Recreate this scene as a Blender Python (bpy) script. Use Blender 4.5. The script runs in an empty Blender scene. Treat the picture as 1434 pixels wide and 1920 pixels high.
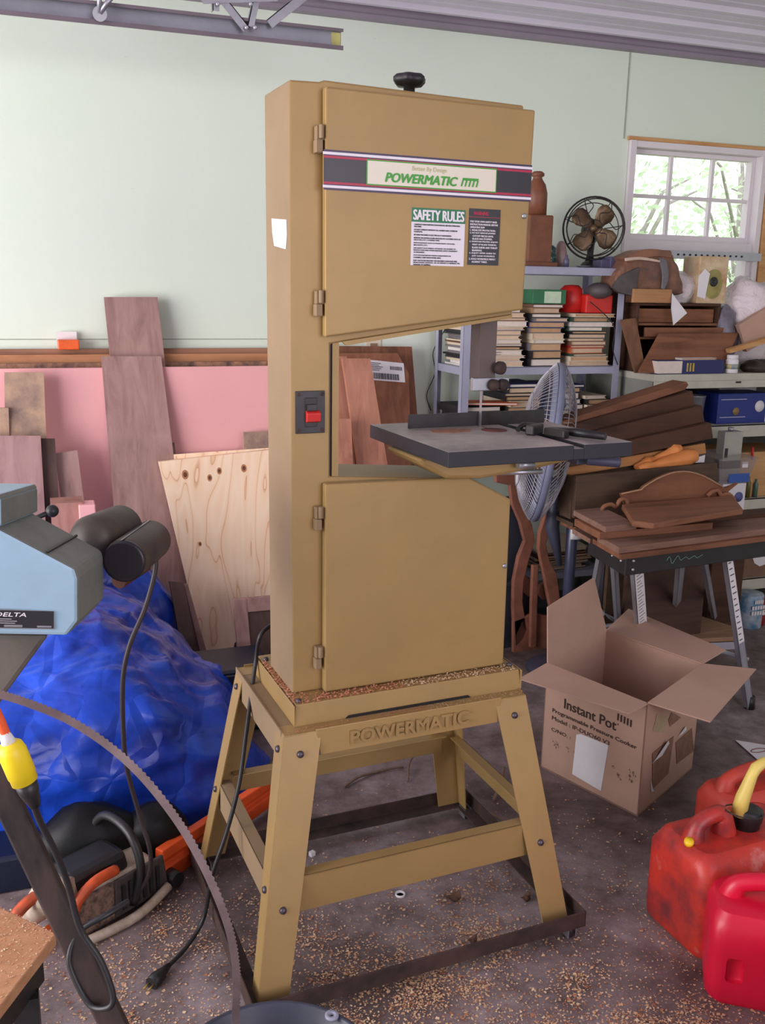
import bpy, bmesh, math, random
from mathutils import Vector, Matrix, noise
random.seed(7)
SC = bpy.context.scene
COL = SC.collection
# ------------------------------------------------------------------ camera
FPX = 1772.0; PITCH = math.radians(13.33); ROLL = math.radians(1.009); YAW = math.radians(19.92)
CAM = Vector((0, 0, 1.5))
_cy, _sy = math.cos(YAW), math.sin(YAW)
FWD = Vector((_sy*math.cos(PITCH), _cy*math.cos(PITCH), -math.sin(PITCH)))
_r = Vector((_cy, -_sy, 0)); _u = _r.cross(FWD)
RIGHT = _r*math.cos(ROLL) + _u*math.sin(ROLL)
UP = -_r*math.sin(ROLL) + _u*math.cos(ROLL)
cd = bpy.data.cameras.new('camera'); cam = bpy.data.objects.new('camera', cd); COL.objects.link(cam)
cd.sensor_fit = 'HORIZONTAL'; cd.sensor_width = 36; cd.lens = FPX/1434*36; cd.clip_start = .05; cd.clip_end = 200
cam.matrix_world = Matrix(((RIGHT.x, UP.x, -FWD.x, 0), (RIGHT.y, UP.y, -FWD.y, 0), (RIGHT.z, UP.z, -FWD.z, CAM.z), (0, 0, 0, 1)))
SC.camera = cam
# ------------------------------------------------------------------ light and exposure
SC.view_settings.view_transform = 'Standard'; SC.view_settings.look = 'None'
SC.view_settings.exposure = 0.32; SC.view_settings.gamma = 1.0; SC.view_settings.use_curve_mapping = False
SC.cycles.max_bounces = 8; SC.cycles.diffuse_bounces = 5; SC.cycles.transparent_max_bounces = 12
SC.cycles.use_denoising = True; SC.cycles.caustics_reflective = False; SC.cycles.caustics_refractive = False
world = bpy.data.worlds.new('sky'); SC.world = world; world.use_nodes = True
_bg = world.node_tree.nodes['Background']; _bg.inputs[0].default_value = (.95, .98, 1.0, 1); _bg.inputs[1].default_value = 1.25
def area(name, loc, target, sx, sy, power, color):
    l = bpy.data.lights.new(name, 'AREA'); l.shape = 'RECTANGLE'; l.size = sx; l.size_y = sy; l.energy = power; l.color = color
    o = bpy.data.objects.new(name, l); COL.objects.link(o); o.location = loc
    o.rotation_euler = (Vector(target)-Vector(loc)).to_track_quat('-Z', 'Y').to_euler(); return o
area('garage_door_daylight', (-3.1, 1.4, 1.35), (1.0, 3.9, 1.3), 3.0, 2.3, 150, (1.0, .96, .98))
area('front_fill', (1.6, -2.2, 1.7), (.8, 2.5, .9), 2.4, 2.2, 62, (.96, .88, 1.0))  # violet-tinted fill lamp added behind the camera to brighten the fronts

# ------------------------------------------------------------------ helpers
def P(px, py, z=None, Y=None):
    """point of the room seen in that direction, on the height z or on the plane y = Y"""
    d = FWD + RIGHT*((px-717)/FPX) - UP*((py-960)/FPX)
    t = (z-CAM.z)/d.z if z is not None else (Y-CAM.y)/d.y
    return CAM + d*t
def on_plane(px, py, p, n):
    d = FWD + RIGHT*((px-717)/FPX) - UP*((py-960)/FPX)
    return CAM + d*((Vector(p)-CAM).dot(n)/d.dot(n))
def s2l(c):
    c = c/255
    return c/12.92 if c <= .04045 else ((c+.055)/1.055)**2.4
def rgb(r, g, b): return (s2l(r), s2l(g), s2l(b), 1)
MATS = {}
def _nodes(name):
    m = bpy.data.materials.new(name); m.use_nodes = True
    nt = m.node_tree; b = nt.nodes['Principled BSDF']; return m, nt, b
def _coord(nt, scale, rand=True):
    tc = nt.nodes.new('ShaderNodeTexCoord'); mp = nt.nodes.new('ShaderNodeMapping')
    mp.inputs['Scale'].default_value = scale
    if rand:
        oi = nt.nodes.new('ShaderNodeObjectInfo'); ad = nt.nodes.new('ShaderNodeVectorMath'); ad.operation = 'SCALE'
        ad.inputs[0].default_value = (7, 3, 5); nt.links.new(oi.outputs['Random'], ad.inputs['Scale'])
        nt.links.new(ad.outputs[0], mp.inputs['Location'])
    nt.links.new(tc.outputs['Object'], mp.inputs['Vector']); return mp.outputs['Vector']
def _ramp(nt, fac, stops):
    r = nt.nodes.new('ShaderNodeValToRGB'); e = r.color_ramp.elements
    e[0].position, e[0].color = stops[0]; e[1].position, e[1].color = stops[-1]
    for p, c in stops[1:-1]:
        n = e.new(p); n.color = c
    nt.links.new(fac, r.inputs['Fac']); return r.outputs['Color']
def _noise(nt, vec, scale, detail=4, rough=.55, dist=0):
    n = nt.nodes.new('ShaderNodeTexNoise'); n.inputs['Scale'].default_value = scale; n.inputs['Detail'].default_value = detail
    n.inputs['Roughness'].default_value = rough; n.inputs['Distortion'].default_value = dist
    nt.links.new(vec, n.inputs['Vector']); return n.outputs['Fac']
def _bump(nt, b, h, strength, dist=.002):
    n = nt.nodes.new('ShaderNodeBump'); n.inputs['Strength'].default_value = strength; n.inputs['Distance'].default_value = dist
    nt.links.new(h, n.inputs['Height']); nt.links.new(n.outputs[0], b.inputs['Normal'])
def mixc(c1, c2, t): return tuple(c1[i]*(1-t)+c2[i]*t for i in range(3)) + (1,)
def paint(name, c, rough=.5, metal=0, var=.12, scale=9, bump=.05, c2=None, spec=.5, c3=None):
    """plain colour broken up by soft stains"""
    if name in MATS: return MATS[name]
    m, nt, b = _nodes(name); v = _coord(nt, (1, 1, 1))
    f = _noise(nt, v, scale, 6, .65)
    dark = c2 or tuple(x*(1-var*2.2) for x in c[:3]) + (1,)
    nt.links.new(_ramp(nt, f, [(.32, dark), (.56 if c3 else .62, c)] + ([(.60, c), (.72, c3)] if c3 else [])), b.inputs['Base Color'])
    b.inputs['Roughness'].default_value = rough; b.inputs['Metallic'].default_value = metal
    b.inputs['Specular IOR Level'].default_value = spec
    if bump: _bump(nt, b, _noise(nt, v, scale*14, 3), bump)
    MATS[name] = m; return m
def wood(name, c1, c2, axis='Z', scale=1.0, rough=.65, knots=False):
    """long grain along one axis"""
    key = name+axis
    if key in MATS: return MATS[key]
    m, nt, b = _nodes(key)
    s = {'X': (1.2, 14, 14), 'Y': (14, 1.2, 14), 'Z': (14, 14, 1.2)}[axis]
    v = _coord(nt, tuple(k*scale for k in s))
    f = _noise(nt, v, 1.6, 8, .62, .9)
    v2 = _coord(nt, (2, 2, 2)); g = _noise(nt, v2, 2.2, 4, .6)
    mx = nt.nodes.new('ShaderNodeMath'); mx.operation = 'MULTIPLY_ADD'; mx.inputs[1].default_value = .65
    nt.links.new(f, mx.inputs[0])
    m2 = nt.nodes.new('ShaderNodeMath'); m2.operation = 'MULTIPLY'; m2.inputs[1].default_value = .35
    nt.links.new(g, m2.inputs[0]); nt.links.new(m2.outputs[0], mx.inputs[2])
    out = _ramp(nt, mx.outputs[0], [(.36, c1), (.5, mixc(c1, c2, .55)), (.66, c2)])
    nt.links.new(out, b.inputs['Base Color']); b.inputs['Roughness'].default_value = rough
    b.inputs['Specular IOR Level'].default_value = .3
    _bump(nt, b, f, .25, .001); MATS[key] = m; return m

class MB:
    """collects shapes into one mesh"""
    def __init__(s): s.v = []; s.f = []; s.m = []; s.sm = []
    def add(s, vs, fs, mi=0, smooth=False):
        o = len(s.v); s.v += [Vector(v) for v in vs]; s.f += [tuple(o+i for i in f) for f in fs]
        s.m += [mi]*len(fs); s.sm += [smooth]*len(fs); return s
    def box(s, c, size, rot=None, mi=0):
        c = Vector(c); h = Vector(size)/2; R = rot.to_matrix() if hasattr(rot, 'to_matrix') else (Matrix.Rotation(rot, 3, 'Z') if rot is not None else Matrix.Identity(3))
        vs = [c + R @ Vector((x*h.x, y*h.y, z*h.z)) for x in (-1, 1) for y in (-1, 1) for z in (-1, 1)]
        return s.add(vs, [(0, 1, 3, 2), (4, 6, 7, 5), (0, 4, 5, 1), (2, 3, 7, 6), (0, 2, 6, 4), (1, 5, 7, 3)], mi)
    def b2(s, x0, x1, y0, y1, z0, z1, mi=0): return s.box(((x0+x1)/2, (y0+y1)/2, (z0+z1)/2), (abs(x1-x0), abs(y1-y0), abs(z1-z0)), None, mi)
    def prism(s, pts, ex, mi=0):
        pts = [Vector(p) for p in pts]; ex = Vector(ex); n = len(pts)
        fs = [tuple(range(n)), tuple(range(2*n-1, n-1, -1))] + [(i, i+n, (i+1) % n+n, (i+1) % n) for i in range(n)]
        return s.add(pts+[p+ex for p in pts], fs, mi)
    def loft(s, a, b, mi=0):
        n = len(a); fs = [tuple(range(n)), tuple(range(2*n-1, n-1, -1))] + [(i, i+n, (i+1) % n+n, (i+1) % n) for i in range(n)]
        return s.add(list(a)+list(b), fs, mi)
    def tube(s, path, r, n=8, mi=0, closed=False, cap=True):
        path = [Vector(p) for p in path]; k = len(path); rs = r if isinstance(r, (list, tuple)) else [r]*k
        vs = []; nrm = None
        for i, p in enumerate(path):
            a = path[(i-1) % k] if (i > 0 or closed) else p; b = path[(i+1) % k] if (i < k-1 or closed) else p
            t = (b-a).normalized() if (b-a).length > 1e-9 else Vector((0, 0, 1))
            if nrm is None: nrm = t.orthogonal().normalized()
            nrm = (nrm - t*nrm.dot(t)); nrm = nrm.normalized() if nrm.length > 1e-6 else t.orthogonal().normalized()
            bn = t.cross(nrm)
            vs += [p + (nrm*math.cos(2*math.pi*j/n) + bn*math.sin(2*math.pi*j/n))*rs[i] for j in range(n)]
        fs = []
        for i in range(k if closed else k-1):
            for j in range(n):
                a0 = i*n+j; a1 = i*n+(j+1) % n; b0 = ((i+1) % k)*n+j; b1 = ((i+1) % k)*n+(j+1) % n
                fs.append((a0, a1, b1, b0))
        s.add(vs, fs, mi, True)
        if cap and not closed:
            o = len(s.v)-len(vs); s.f += [tuple(range(o+n-1, o-1, -1)), tuple(range(o+(k-1)*n, o+k*n))]; s.m += [mi]*2; s.sm += [False]*2
        return s
    def lathe(s, prof, origin, axis=(0, 0, 1), n=24, mi=0, smooth=True):
        """prof: (radius, height) pairs along axis"""
        origin = Vector(origin); ax = Vector(axis).normalized(); u = ax.orthogonal().normalized(); w = ax.cross(u)
        vs = [origin + ax*h + (u*math.cos(2*math.pi*j/n)+w*math.sin(2*math.pi*j/n))*r for r, h in prof for j in range(n)]
        fs = [(i*n+j, i*n+(j+1) % n, (i+1)*n+(j+1) % n, (i+1)*n+j) for i in range(len(prof)-1) for j in range(n)]
        s.add(vs, fs, mi, smooth); o = len(s.v)-len(vs)
        if prof[0][0] > 1e-5: s.f.append(tuple(range(o+n-1, o-1, -1))); s.m.append(mi); s.sm.append(False)
        if prof[-1][0] > 1e-5: s.f.append(tuple(range(o+(len(prof)-1)*n, o+len(prof)*n))); s.m.append(mi); s.sm.append(False)
        return s
    def cyl(s, a, b, r, n=16, mi=0):
        a = Vector(a); b = Vector(b); return s.lathe([(r, 0), (r, (b-a).length)], a, b-a, n, mi)
    def ball(s, c, rad, n=14, m=8, mi=0, R=None):
        c = Vector(c); rad = Vector(rad) if hasattr(rad, '__len__') else Vector((rad,)*3); R = R or Matrix.Identity(3)
        vs = [c + R @ Vector((rad.x*math.sin(math.pi*i/m)*math.cos(2*math.pi*j/n), rad.y*math.sin(math.pi*i/m)*math.sin(2*math.pi*j/n), rad.z*math.cos(math.pi*i/m))) for i in range(m+1) for j in range(n)]
        return s.add(vs, [(i*n+j, (i+1)*n+j, (i+1)*n+(j+1) % n, i*n+(j+1) % n) for i in range(m) for j in range(n)], mi, True)
    def grid(s, nx, ny, fn, mi=0, smooth=True):
        vs = [fn(i/nx, j/ny) for j in range(ny+1) for i in range(nx+1)]
        return s.add(vs, [(j*(nx+1)+i, j*(nx+1)+i+1, (j+1)*(nx+1)+i+1, (j+1)*(nx+1)+i) for j in range(ny) for i in range(nx)], mi, smooth)

def tag(o, label, cat, group=None, kind=None):
    o['label'] = label; o['category'] = cat
    if group: o['group'] = group
    if kind: o['kind'] = kind
    return o
def build(name, mb, mats, parent=None, bevel=0, solid=0, subsurf=0, label=None, smooth=False, local=False, merge=False):
    me = bpy.data.meshes.new(name); me.from_pydata([tuple(v) for v in mb.v], [], mb.f); me.update()
    bm = bmesh.new(); bm.from_mesh(me)
    if merge: bmesh.ops.remove_doubles(bm, verts=bm.verts, dist=1e-5)
    if not solid and len(mb.v) < 60000: bmesh.ops.recalc_face_normals(bm, faces=bm.faces)
    # keep material / smoothing through the clean-up
    bm.to_mesh(me); bm.free()
    if len(me.polygons) == len(mb.f):
        me.polygons.foreach_set('material_index', mb.m); me.polygons.foreach_set('use_smooth', [a or smooth for a in mb.sm])
    else:
        for p in me.polygons: p.use_smooth = smooth or any(mb.sm)
    for m in (mats if isinstance(mats, (list, tuple)) else [mats]): me.materials.append(m)
    o = bpy.data.objects.new(name, me); COL.objects.link(o)
    if parent is not None:
        o.parent = parent
        if parent.type == 'EMPTY' and not local and not parent.get('_local'): o.matrix_parent_inverse = parent.matrix_basis.inverted()
    if solid:
        md = o.modifiers.new('thickness', 'SOLIDIFY'); md.thickness = solid; md.offset = 0
    if bevel:
        md = o.modifiers.new('bevel', 'BEVEL'); md.width = bevel; md.segments = 2; md.limit_method = 'ANGLE'; md.angle_limit = math.radians(40)
    if subsurf:
        md = o.modifiers.new('smooth', 'SUBSURF'); md.levels = subsurf; md.render_levels = subsurf
    if label: o['label'] = label
    return o
def single(name, mb, mats, label, cat, group=None, kind=None, **k):
    """a thing that is one mesh: origin moved to the middle of its base"""
    lo = Vector((min(v.x for v in mb.v), min(v.y for v in mb.v), min(v.z for v in mb.v))); hi = Vector((max(v.x for v in mb.v), max(v.y for v in mb.v), max(v.z for v in mb.v)))
    c = Vector(((lo.x+hi.x)/2, (lo.y+hi.y)/2, lo.z)); mb.v = [v-c for v in mb.v]
    o = build(name, mb, mats, None, **k); o.location = c; return tag(o, label, cat, group, kind)
def struct(name, mb, mats, parent=None, **k):
    o = build(name, mb, mats, parent, **k)
    if parent is None: o['kind'] = 'structure'
    return o
def root(name, loc, label, cat, group=None, rz=0, local=False):
    o = bpy.data.objects.new(name, None); COL.objects.link(o); o.location = loc; o.rotation_euler = (0, 0, rz); o.empty_display_size = .05
    o.matrix_basis = Matrix.Translation(Vector(loc)) @ Matrix.Rotation(rz, 4, 'Z')
    tag(o, label, cat, group)
    if local: LOCALS.add(o.name)
    return o
LOCALS = set()
def kids(o): return [c for c in COL.objects if c.parent == o]
def text_mb(mb, s, org, xv, yv, lift=.0004, depth=.0003, shear=0, bold=.0, mi=0, space=1.0, sx=1.0):
    """flat lettering that fills the rectangle org + xv + yv"""
    cu = bpy.data.curves.new('lettering', 'FONT'); cu.body = s; cu.shear = shear; cu.offset = 0; cu.extrude = .01
    cu.resolution_u = 3; cu.space_character = space
    to = bpy.data.objects.new('lettering', cu); me = bpy.data.meshes.new_from_object(to)
    vs = [v.co.copy() for v in me.vertices]; fs = [tuple(p.vertices) for p in me.polygons]
    bpy.data.objects.remove(to); bpy.data.curves.remove(cu); bpy.data.meshes.remove(me)
    if not vs: return mb
    x0 = min(v.x for v in vs); x1 = max(v.x for v in vs); y0 = min(v.y for v in vs); y1 = max(v.y for v in vs)
    org = Vector(org); xv = Vector(xv); yv = Vector(yv); n = xv.cross(yv).normalized()
    bw = yv.length*bold; xd = xv.normalized(); yd = yv.normalized(); offs = [(0, 0)] if bold <= 0 else [(-bw, 0), (0, bw*.6), (bw, 0), (0, -bw*.6)]
    for k, (ox, oy) in enumerate(offs):
        pts = [org + xd*ox + yd*oy + xv*((v.x-x0)/(x1-x0)) + yv*((v.y-y0)/(y1-y0)) + n*(lift + (depth*(1+.12*k) if v.z > 0 else 0)) for v in vs]
        mb.add(pts, fs, mi)
    return mb
def quad_on(mb, org, xv, yv, lift=.0003, th=.0004, mi=0):
    """thin label rectangle lying on a surface"""
    org = Vector(org); xv = Vector(xv); yv = Vector(yv); n = xv.cross(yv).normalized()
    return mb.prism([org+n*lift, org+xv+n*lift, org+xv+yv+n*lift, org+yv+n*lift], n*th, mi)

# ------------------------------------------------------------------ materials
GOLD = paint('gold_machine_paint', rgb(167, 137, 88), .42, .15, .05, 5, .06, spec=.4)
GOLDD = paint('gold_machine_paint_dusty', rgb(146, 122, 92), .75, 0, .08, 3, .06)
BLACK = paint('black_plastic', rgb(34, 32, 34), .45, 0, .1, 20, .05)
DARKST = paint('dark_oily_steel', rgb(62, 60, 62), .42, .55, .15, 12, .12, c2=rgb(48, 45, 42))
RUST = paint('rusty_angle_iron', rgb(78, 58, 52), .75, .2, .25, 15, .3, c2=rgb(45, 36, 36))
STEEL = paint('galvanised_steel', rgb(176, 176, 184), .38, .75, .08, 18, .05)
ALU = paint('aluminium', rgb(188, 188, 198), .4, .6, .06, 15, .05)
WHITE = paint('white_paper', rgb(228, 224, 226), .8, 0, .03, 6, 0)
INK = paint('black_ink', rgb(28, 28, 30), .7, 0, 0, 5, 0)
CARD = paint('brown_cardboard', rgb(186, 151, 132), .85, 0, .05, 4, .05)
CARDIN = paint('brown_cardboard_inside', rgb(172, 140, 124), .9, 0, .05, 4, .05)
WAL = wood('walnut_board', rgb(138, 104, 98), rgb(180, 144, 136))
WALX = wood('walnut_plank', rgb(112, 82, 70), rgb(150, 116, 100), 'X')
DKX = wood('dark_old_wood', rgb(52, 32, 24), rgb(88, 58, 42), 'X')
MIDX = wood('reddish_old_wood', rgb(98, 62, 44), rgb(146, 98, 72), 'X')
MIDZ = wood('reddish_old_wood', rgb(98, 62, 44), rgb(146, 98, 72), 'Z')
PINEX = wood('pine_wood', rgb(180, 128, 78), rgb(214, 168, 116), 'X')

# ------------------------------------------------------------------ the room
WY = 4.0; CZ = 2.61
def wall_mat():
    m, nt, b = _nodes('mint_painted_wall'); v = _coord(nt, (1, 1, 1), False)
    f = _noise(nt, v, 1.4, 4, .6); s = _noise(nt, _coord(nt, (30, 30, 70), False), 1.0, 5, .7)
    r = _ramp(nt, s, [(.27, rgb(206, 212, 197)), (.34, rgb(223, 232, 217))])
    mx = nt.nodes.new('ShaderNodeMixRGB'); mx.blend_type = 'MULTIPLY'; mx.inputs['Fac'].default_value = 1
    nt.links.new(r, mx.inputs[1]); nt.links.new(_ramp(nt, f, [(.3, (.95, .97, .95, 1)), (.7, (1, 1, 1, 1))]), mx.inputs[2])
    nt.links.new(mx.outputs[0], b.inputs['Base Color']); b.inputs['Roughness'].default_value = .75
    _bump(nt, b, s, .3, .002); return m
MINT = wall_mat()
def floor_mat():
    m, nt, b = _nodes('stained_concrete'); v = _coord(nt, (1, 1, 1), False)
    f = _noise(nt, v, 1.6, 8, .65, .5); g = _noise(nt, v, 7, 8, .75); h = _noise(nt, v, 60, 3, .6)
    c = _ramp(nt, f, [(.3, rgb(88, 72, 68)), (.5, rgb(138, 122, 122)), (.66, rgb(172, 158, 162))])
    d = _ramp(nt, g, [(.35, rgb(120, 96, 84)), (.6, (1, 1, 1, 1))])
    mx = nt.nodes.new('ShaderNodeMixRGB'); mx.blend_type = 'MULTIPLY'; mx.inputs['Fac'].default_value = .7
    nt.links.new(c, mx.inputs[1]); nt.links.new(d, mx.inputs[2])
    nt.links.new(mx.outputs[0], b.inputs['Base Color']); b.inputs['Roughness'].default_value = .6
    _bump(nt, b, h, .2, .002); return m
struct('floor', MB().b2(-4, 5.2, -3, WY+.15, -.1, 0), floor_mat())
# window opening in the back wall
WX0, WX1 = 2.63, 3.42; WZ0, WZ1 = 1.22, 2.185
w = MB()
w.b2(-4, WX0, WY, WY+.12, 0, CZ+.05); w.b2(WX1, 5.2, WY, WY+.12, 0, CZ+.05)
w.b2(WX0, WX1, WY, WY+.12, 0, WZ0); w.b2(WX0, WX1, WY, WY+.12, WZ1, CZ+.05)
struct('wall_back', w, MINT)
m = MB()                                              # panel joint battens, low relief seams
m.b2(-1.2, 1.1, WY-.0015, WY, 1.279, 1.283)
m.b2(2.598, 2.604, WY-.003, WY, 2.19, CZ)
struct('trim_3', m, paint('seam_grey', rgb(168, 176, 160), .8, 0, .1, 30, 0))
struct('wall_front', MB().b2(-4, 5.2, -3.12, -3, 0, CZ+.05), MINT)
struct('wall_right', MB().b2(4.05, 4.17, -3, WY, 0, CZ+.05), MINT)
def ceil_mesh():
    prof = []; y = -3.0
    while y < WY:
        for dy, dz in ((0, 0), (.012, .018), (.035, .018), (.047, 0), (.10, 0), (.104, .004), (.112, .004), (.116, 0), (.165, 0), (.169, .004), (.177, .004), (.181, 0)):
            if y+dy < WY: prof.append((y+dy, CZ-dz))
        y += .229
    prof.append((WY, CZ)); c = MB(); n = len(prof)
    vs = [(-4, y, z) for y, z in prof] + [(5.2, y, z) for y, z in prof]
    return c.add(vs, [(i, i+1, n+i+1, n+i) for i in range(n-1)])
cm = ceil_mesh(); cm.b2(-4, 5.2, -3, WY, CZ+.03, CZ+.06)
struct('ceiling', cm, paint('ribbed_ceiling_metal', rgb(218, 212, 226), .42, .1, .05, 3, 0))
struct('trim_1', MB().b2(-4, 4.05, WY-.03, WY, CZ-.035, CZ).b2(-4, 4.05, WY-.045, WY, CZ-.052, CZ-.035), paint('purple_grey_trim', rgb(146, 134, 148), .5, 0, .05, 4, 0))
# window
WFR = paint('white_window_vinyl', rgb(226, 218, 222), .45, 0, .03, 5, 0)
wf = MB()
fx0, fx1 = WX0+.002, WX1-.002
for (a, b_, c, d) in ((fx0, fx0+.03, WZ0, WZ1), (fx1-.03, fx1, WZ0, WZ1)): wf.b2(a, b_, WY-.02, WY+.10, c, d)
wf.b2(fx0+.0302, fx1-.0302, WY-.018, WY+.10, WZ1-.028, WZ1-.001); wf.b2(fx0+.0302, fx1-.0302, WY-.03, WY+.10, WZ0+.001, WZ0+.03)
win = struct('window_1', wf, WFR)
us = MB(); ux0, ux1, uz0, uz1 = fx0+.031, fx1-.031, 1.74, WZ1-.029
us.b2(ux0, ux0+.022, WY+.03, WY+.07, uz0, uz1); us.b2(ux1-.022, ux1, WY+.03, WY+.07, uz0, uz1)
us.b2(ux0+.0222, ux1-.0222, WY+.031, WY+.069, uz1-.02, uz1); us.b2(ux0+.0222, ux1-.0222, WY+.031, WY+.069, uz0, uz0+.035)
for k in (1, 2):
    x = ux0+(ux1-ux0)*k/3; us.b2(x-.008, x+.008, WY+.040, WY+.060, uz0+.0352, uz1-.0202)
us.b2(ux0+.0222, ux1-.0222, WY+.0415, WY+.0585, (uz0+uz1)/2-.007, (uz0+uz1)/2+.009)
build('upper_sash', us, WFR, win)
ls = MB(); lz1 = 1.745
ls.b2(ux0, ux0+.03, WY-.005, WY+.03, 1.25, lz1); ls.b2(ux1-.03, ux1, WY-.005, WY+.03, 1.25, lz1)
ls.b2(ux0+.0302, ux1-.0302, WY-.004, WY+.029, lz1-.062, lz1-.0005); ls.b2(ux0+.0302, ux1-.0302, WY-.004, WY+.029, 1.251, 1.29)
build('lower_sash', ls, WFR, win)
gm, gnt, gb = _nodes('window_glass')
tr = gnt.nodes.new('ShaderNodeBsdfTransparent'); gl = gnt.nodes.new('ShaderNodeBsdfGlossy'); gl.inputs['Roughness'].default_value = .03
mxs = gnt.nodes.new('ShaderNodeMixShader'); mxs.inputs[0].default_value = .05
gnt.links.new(tr.outputs[0], mxs.inputs[1]); gnt.links.new(gl.outputs[0], mxs.inputs[2]); gnt.links.new(mxs.outputs[0], gnt.nodes['Material Output'].inputs[0])
build('upper_pane', MB().b2(ux0+.01, ux1-.01, WY+.048, WY+.052, uz0+.01, uz1-.01), gm, win)
build('lower_pane', MB().b2(ux0+.025, ux1-.025, WY+.01, WY+.014, 1.27, lz1-.02), gm, win)
struct('trim_2', MB().b2(WX0-.01, WX1+.02, WY-.012, WY, WZ1, WZ1+.018).b2(WX1+.003, WX1+.13, WY-.03, WY, 1.0, WZ1+.018), PINEX, bevel=.003)
# outside: ground and trees in daylight
single('grass_lawn', MB().b2(-10, 30, 4.3, 40, -.3, -.2), paint('lawn_grass', rgb(150, 168, 120), .9, 0, .2, 2, 0), 'pale green lawn outside beyond the window', 'lawn', kind='structure')
LEAF = paint('pale_leaf', rgb(222, 240, 204), .6, 0, .2, 3, 0, c2=rgb(190, 224, 166)); BARK = paint('grey_bark', rgb(206, 198, 192), .9, 0, .2, 9, .3)
def tree(x, y, h, r, label, n=1500):
    t = root('leafy_tree', (x, y, -.2), label, 'tree', 'trees outside the window')
    tb = MB().tube([(x, y, -.2), (x+.05, y, h*.4), (x-.05, y+.05, h*.75)], [.09, .06, .03], 8)
    for k in range(9):
        a = random.uniform(0, 6.28); z = random.uniform(.25, .7)*h
        tb.tube([(x, y, z), (x+math.cos(a)*r*.5, y+math.sin(a)*r*.5, z+.25*h), (x+math.cos(a)*r*.9, y+math.sin(a)*r*.9, z+.3*h)], [.03, .02, .008], 5)
    build('trunk', tb, BARK, t); lb = MB()
    for k in range(n):
        d = Vector((random.gauss(0, 1), random.gauss(0, 1), random.gauss(0, 1))).normalized()*random.random()**.5
        c = Vector((x+d.x*r, y+d.y*r, h*.58+d.z*h*.5)); a = Vector((random.gauss(0, 1), random.gauss(0, 1), random.gauss(0, 1))).normalized()*.045; b = a.orthogonal().normalized()*.028
        lb.add([c-a, c+b, c+a, c-b], [(0, 1, 2, 3)])
    build('foliage', lb, LEAF, t)
tree(5.4, 8.2, 3.4, 1.2, 'pale leafy tree seen through the left panes of the window')
tree(7.9, 8.4, 2.9, 1.0, 'bushy green tree seen through the right panes of the window')
tree(9.6, 11.6, 4.2, 1.5, 'tall thin tree farthest back outside the window', 1300)

# ------------------------------------------------------------------ the bandsaw (built in its own frame)
MA = math.radians(3.43); MO = Vector((0.4407, 1.8045, 0))
MXV = Vector((math.cos(MA), math.sin(MA), 0)); MYV = Vector((-math.sin(MA), math.cos(MA), 0))
saw = root('bandsaw', MO, 'tall gold painted vertical bandsaw on a splayed metal stand', 'bandsaw', rz=MA); saw['_local'] = 1
def part(name, mb, mats, parent=None, **k):
    return build(name, mb, mats, parent or saw, local=True, **k)
def poly(pts, y): return [(x, y, z) for x, z in pts]
FY_ = .075
# stand: four L-section legs
topx0, topx1, topy0, topy1 = 0, .597, 0, .40
fx = (-.103, .662); fy = (-.135, .425); FZ = .04; TZ = .565
for sx in (0, 1):
    for sy in (0, 1):
        tx = (topx0, topx1)[sx]; ty = (topy0, topy1)[sy]; bx = fx[sx]; by = fy[sy]; dx = (1, -1)[sx]; dy = (1, -1)[sy]
        l = MB(); t = .003
        l.loft([(tx, ty, TZ), (tx+dx*.084, ty, TZ), (tx+dx*.084, ty+dy*t, TZ), (tx, ty+dy*t, TZ)], [(bx, by, FZ), (bx+dx*.068, by, FZ), (bx+dx*.068, by+dy*t, FZ), (bx, by+dy*t, FZ)])
        l.loft([(tx, ty+dy*t*.5, TZ), (tx+dx*t, ty+dy*t*.5, TZ), (tx+dx*t, ty+dy*.06, TZ), (tx, ty+dy*.06, TZ)], [(bx, by+dy*t*.5, FZ), (bx+dx*t, by+dy*t*.5, FZ), (bx+dx*t, by+dy*.045, FZ), (bx, by+dy*.045, FZ)])
        part('stand_leg', l, GOLD)
def lerp(a, b, t): return a+(b-a)*t
def legpt(sx, sy, z, ox=0, oy=0):
    t = (TZ-z)/(TZ-FZ); return Vector((lerp((topx0, topx1)[sx], fx[sx], t)+(1, -1)[sx]*ox, lerp((topy0, topy1)[sy], fy[sy], t)+(1, -1)[sy]*oy, z))
# upper aprons
a = MB(); a.prism([(.07, -.002, .572), (.53, -.002, .572), (.52, -.006, .512), (.08, -.006, .512)], (0, .003, 0)); a.b2(.0, .597, 0, .05, .562, .567)
ap = part('front_apron', a, GOLD, bevel=.0015)
part('embossed_lettering', text_mb(MB(), 'POWERMATIC', (.150, -.0065, .526), (.29, 0, 0), (0, .002, .030), .0, .0035, bold=.05), GOLD, ap, bevel=.0008)
part('rear_apron', MB().b2(.02, .577, .40, .403, .50, .572).b2(0, .597, .35, .40, .562, .567), GOLD)
part('side_apron', MB().b2(-.002, .001, .02, .40, .50, .57).b2(0, .05, 0, .40, .562, .566), GOLDD)
part('side_apron', MB().b2(.596, .599, .02, .40, .50, .57).b2(.547, .597, 0, .40, .562, .566), GOLD)
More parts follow.
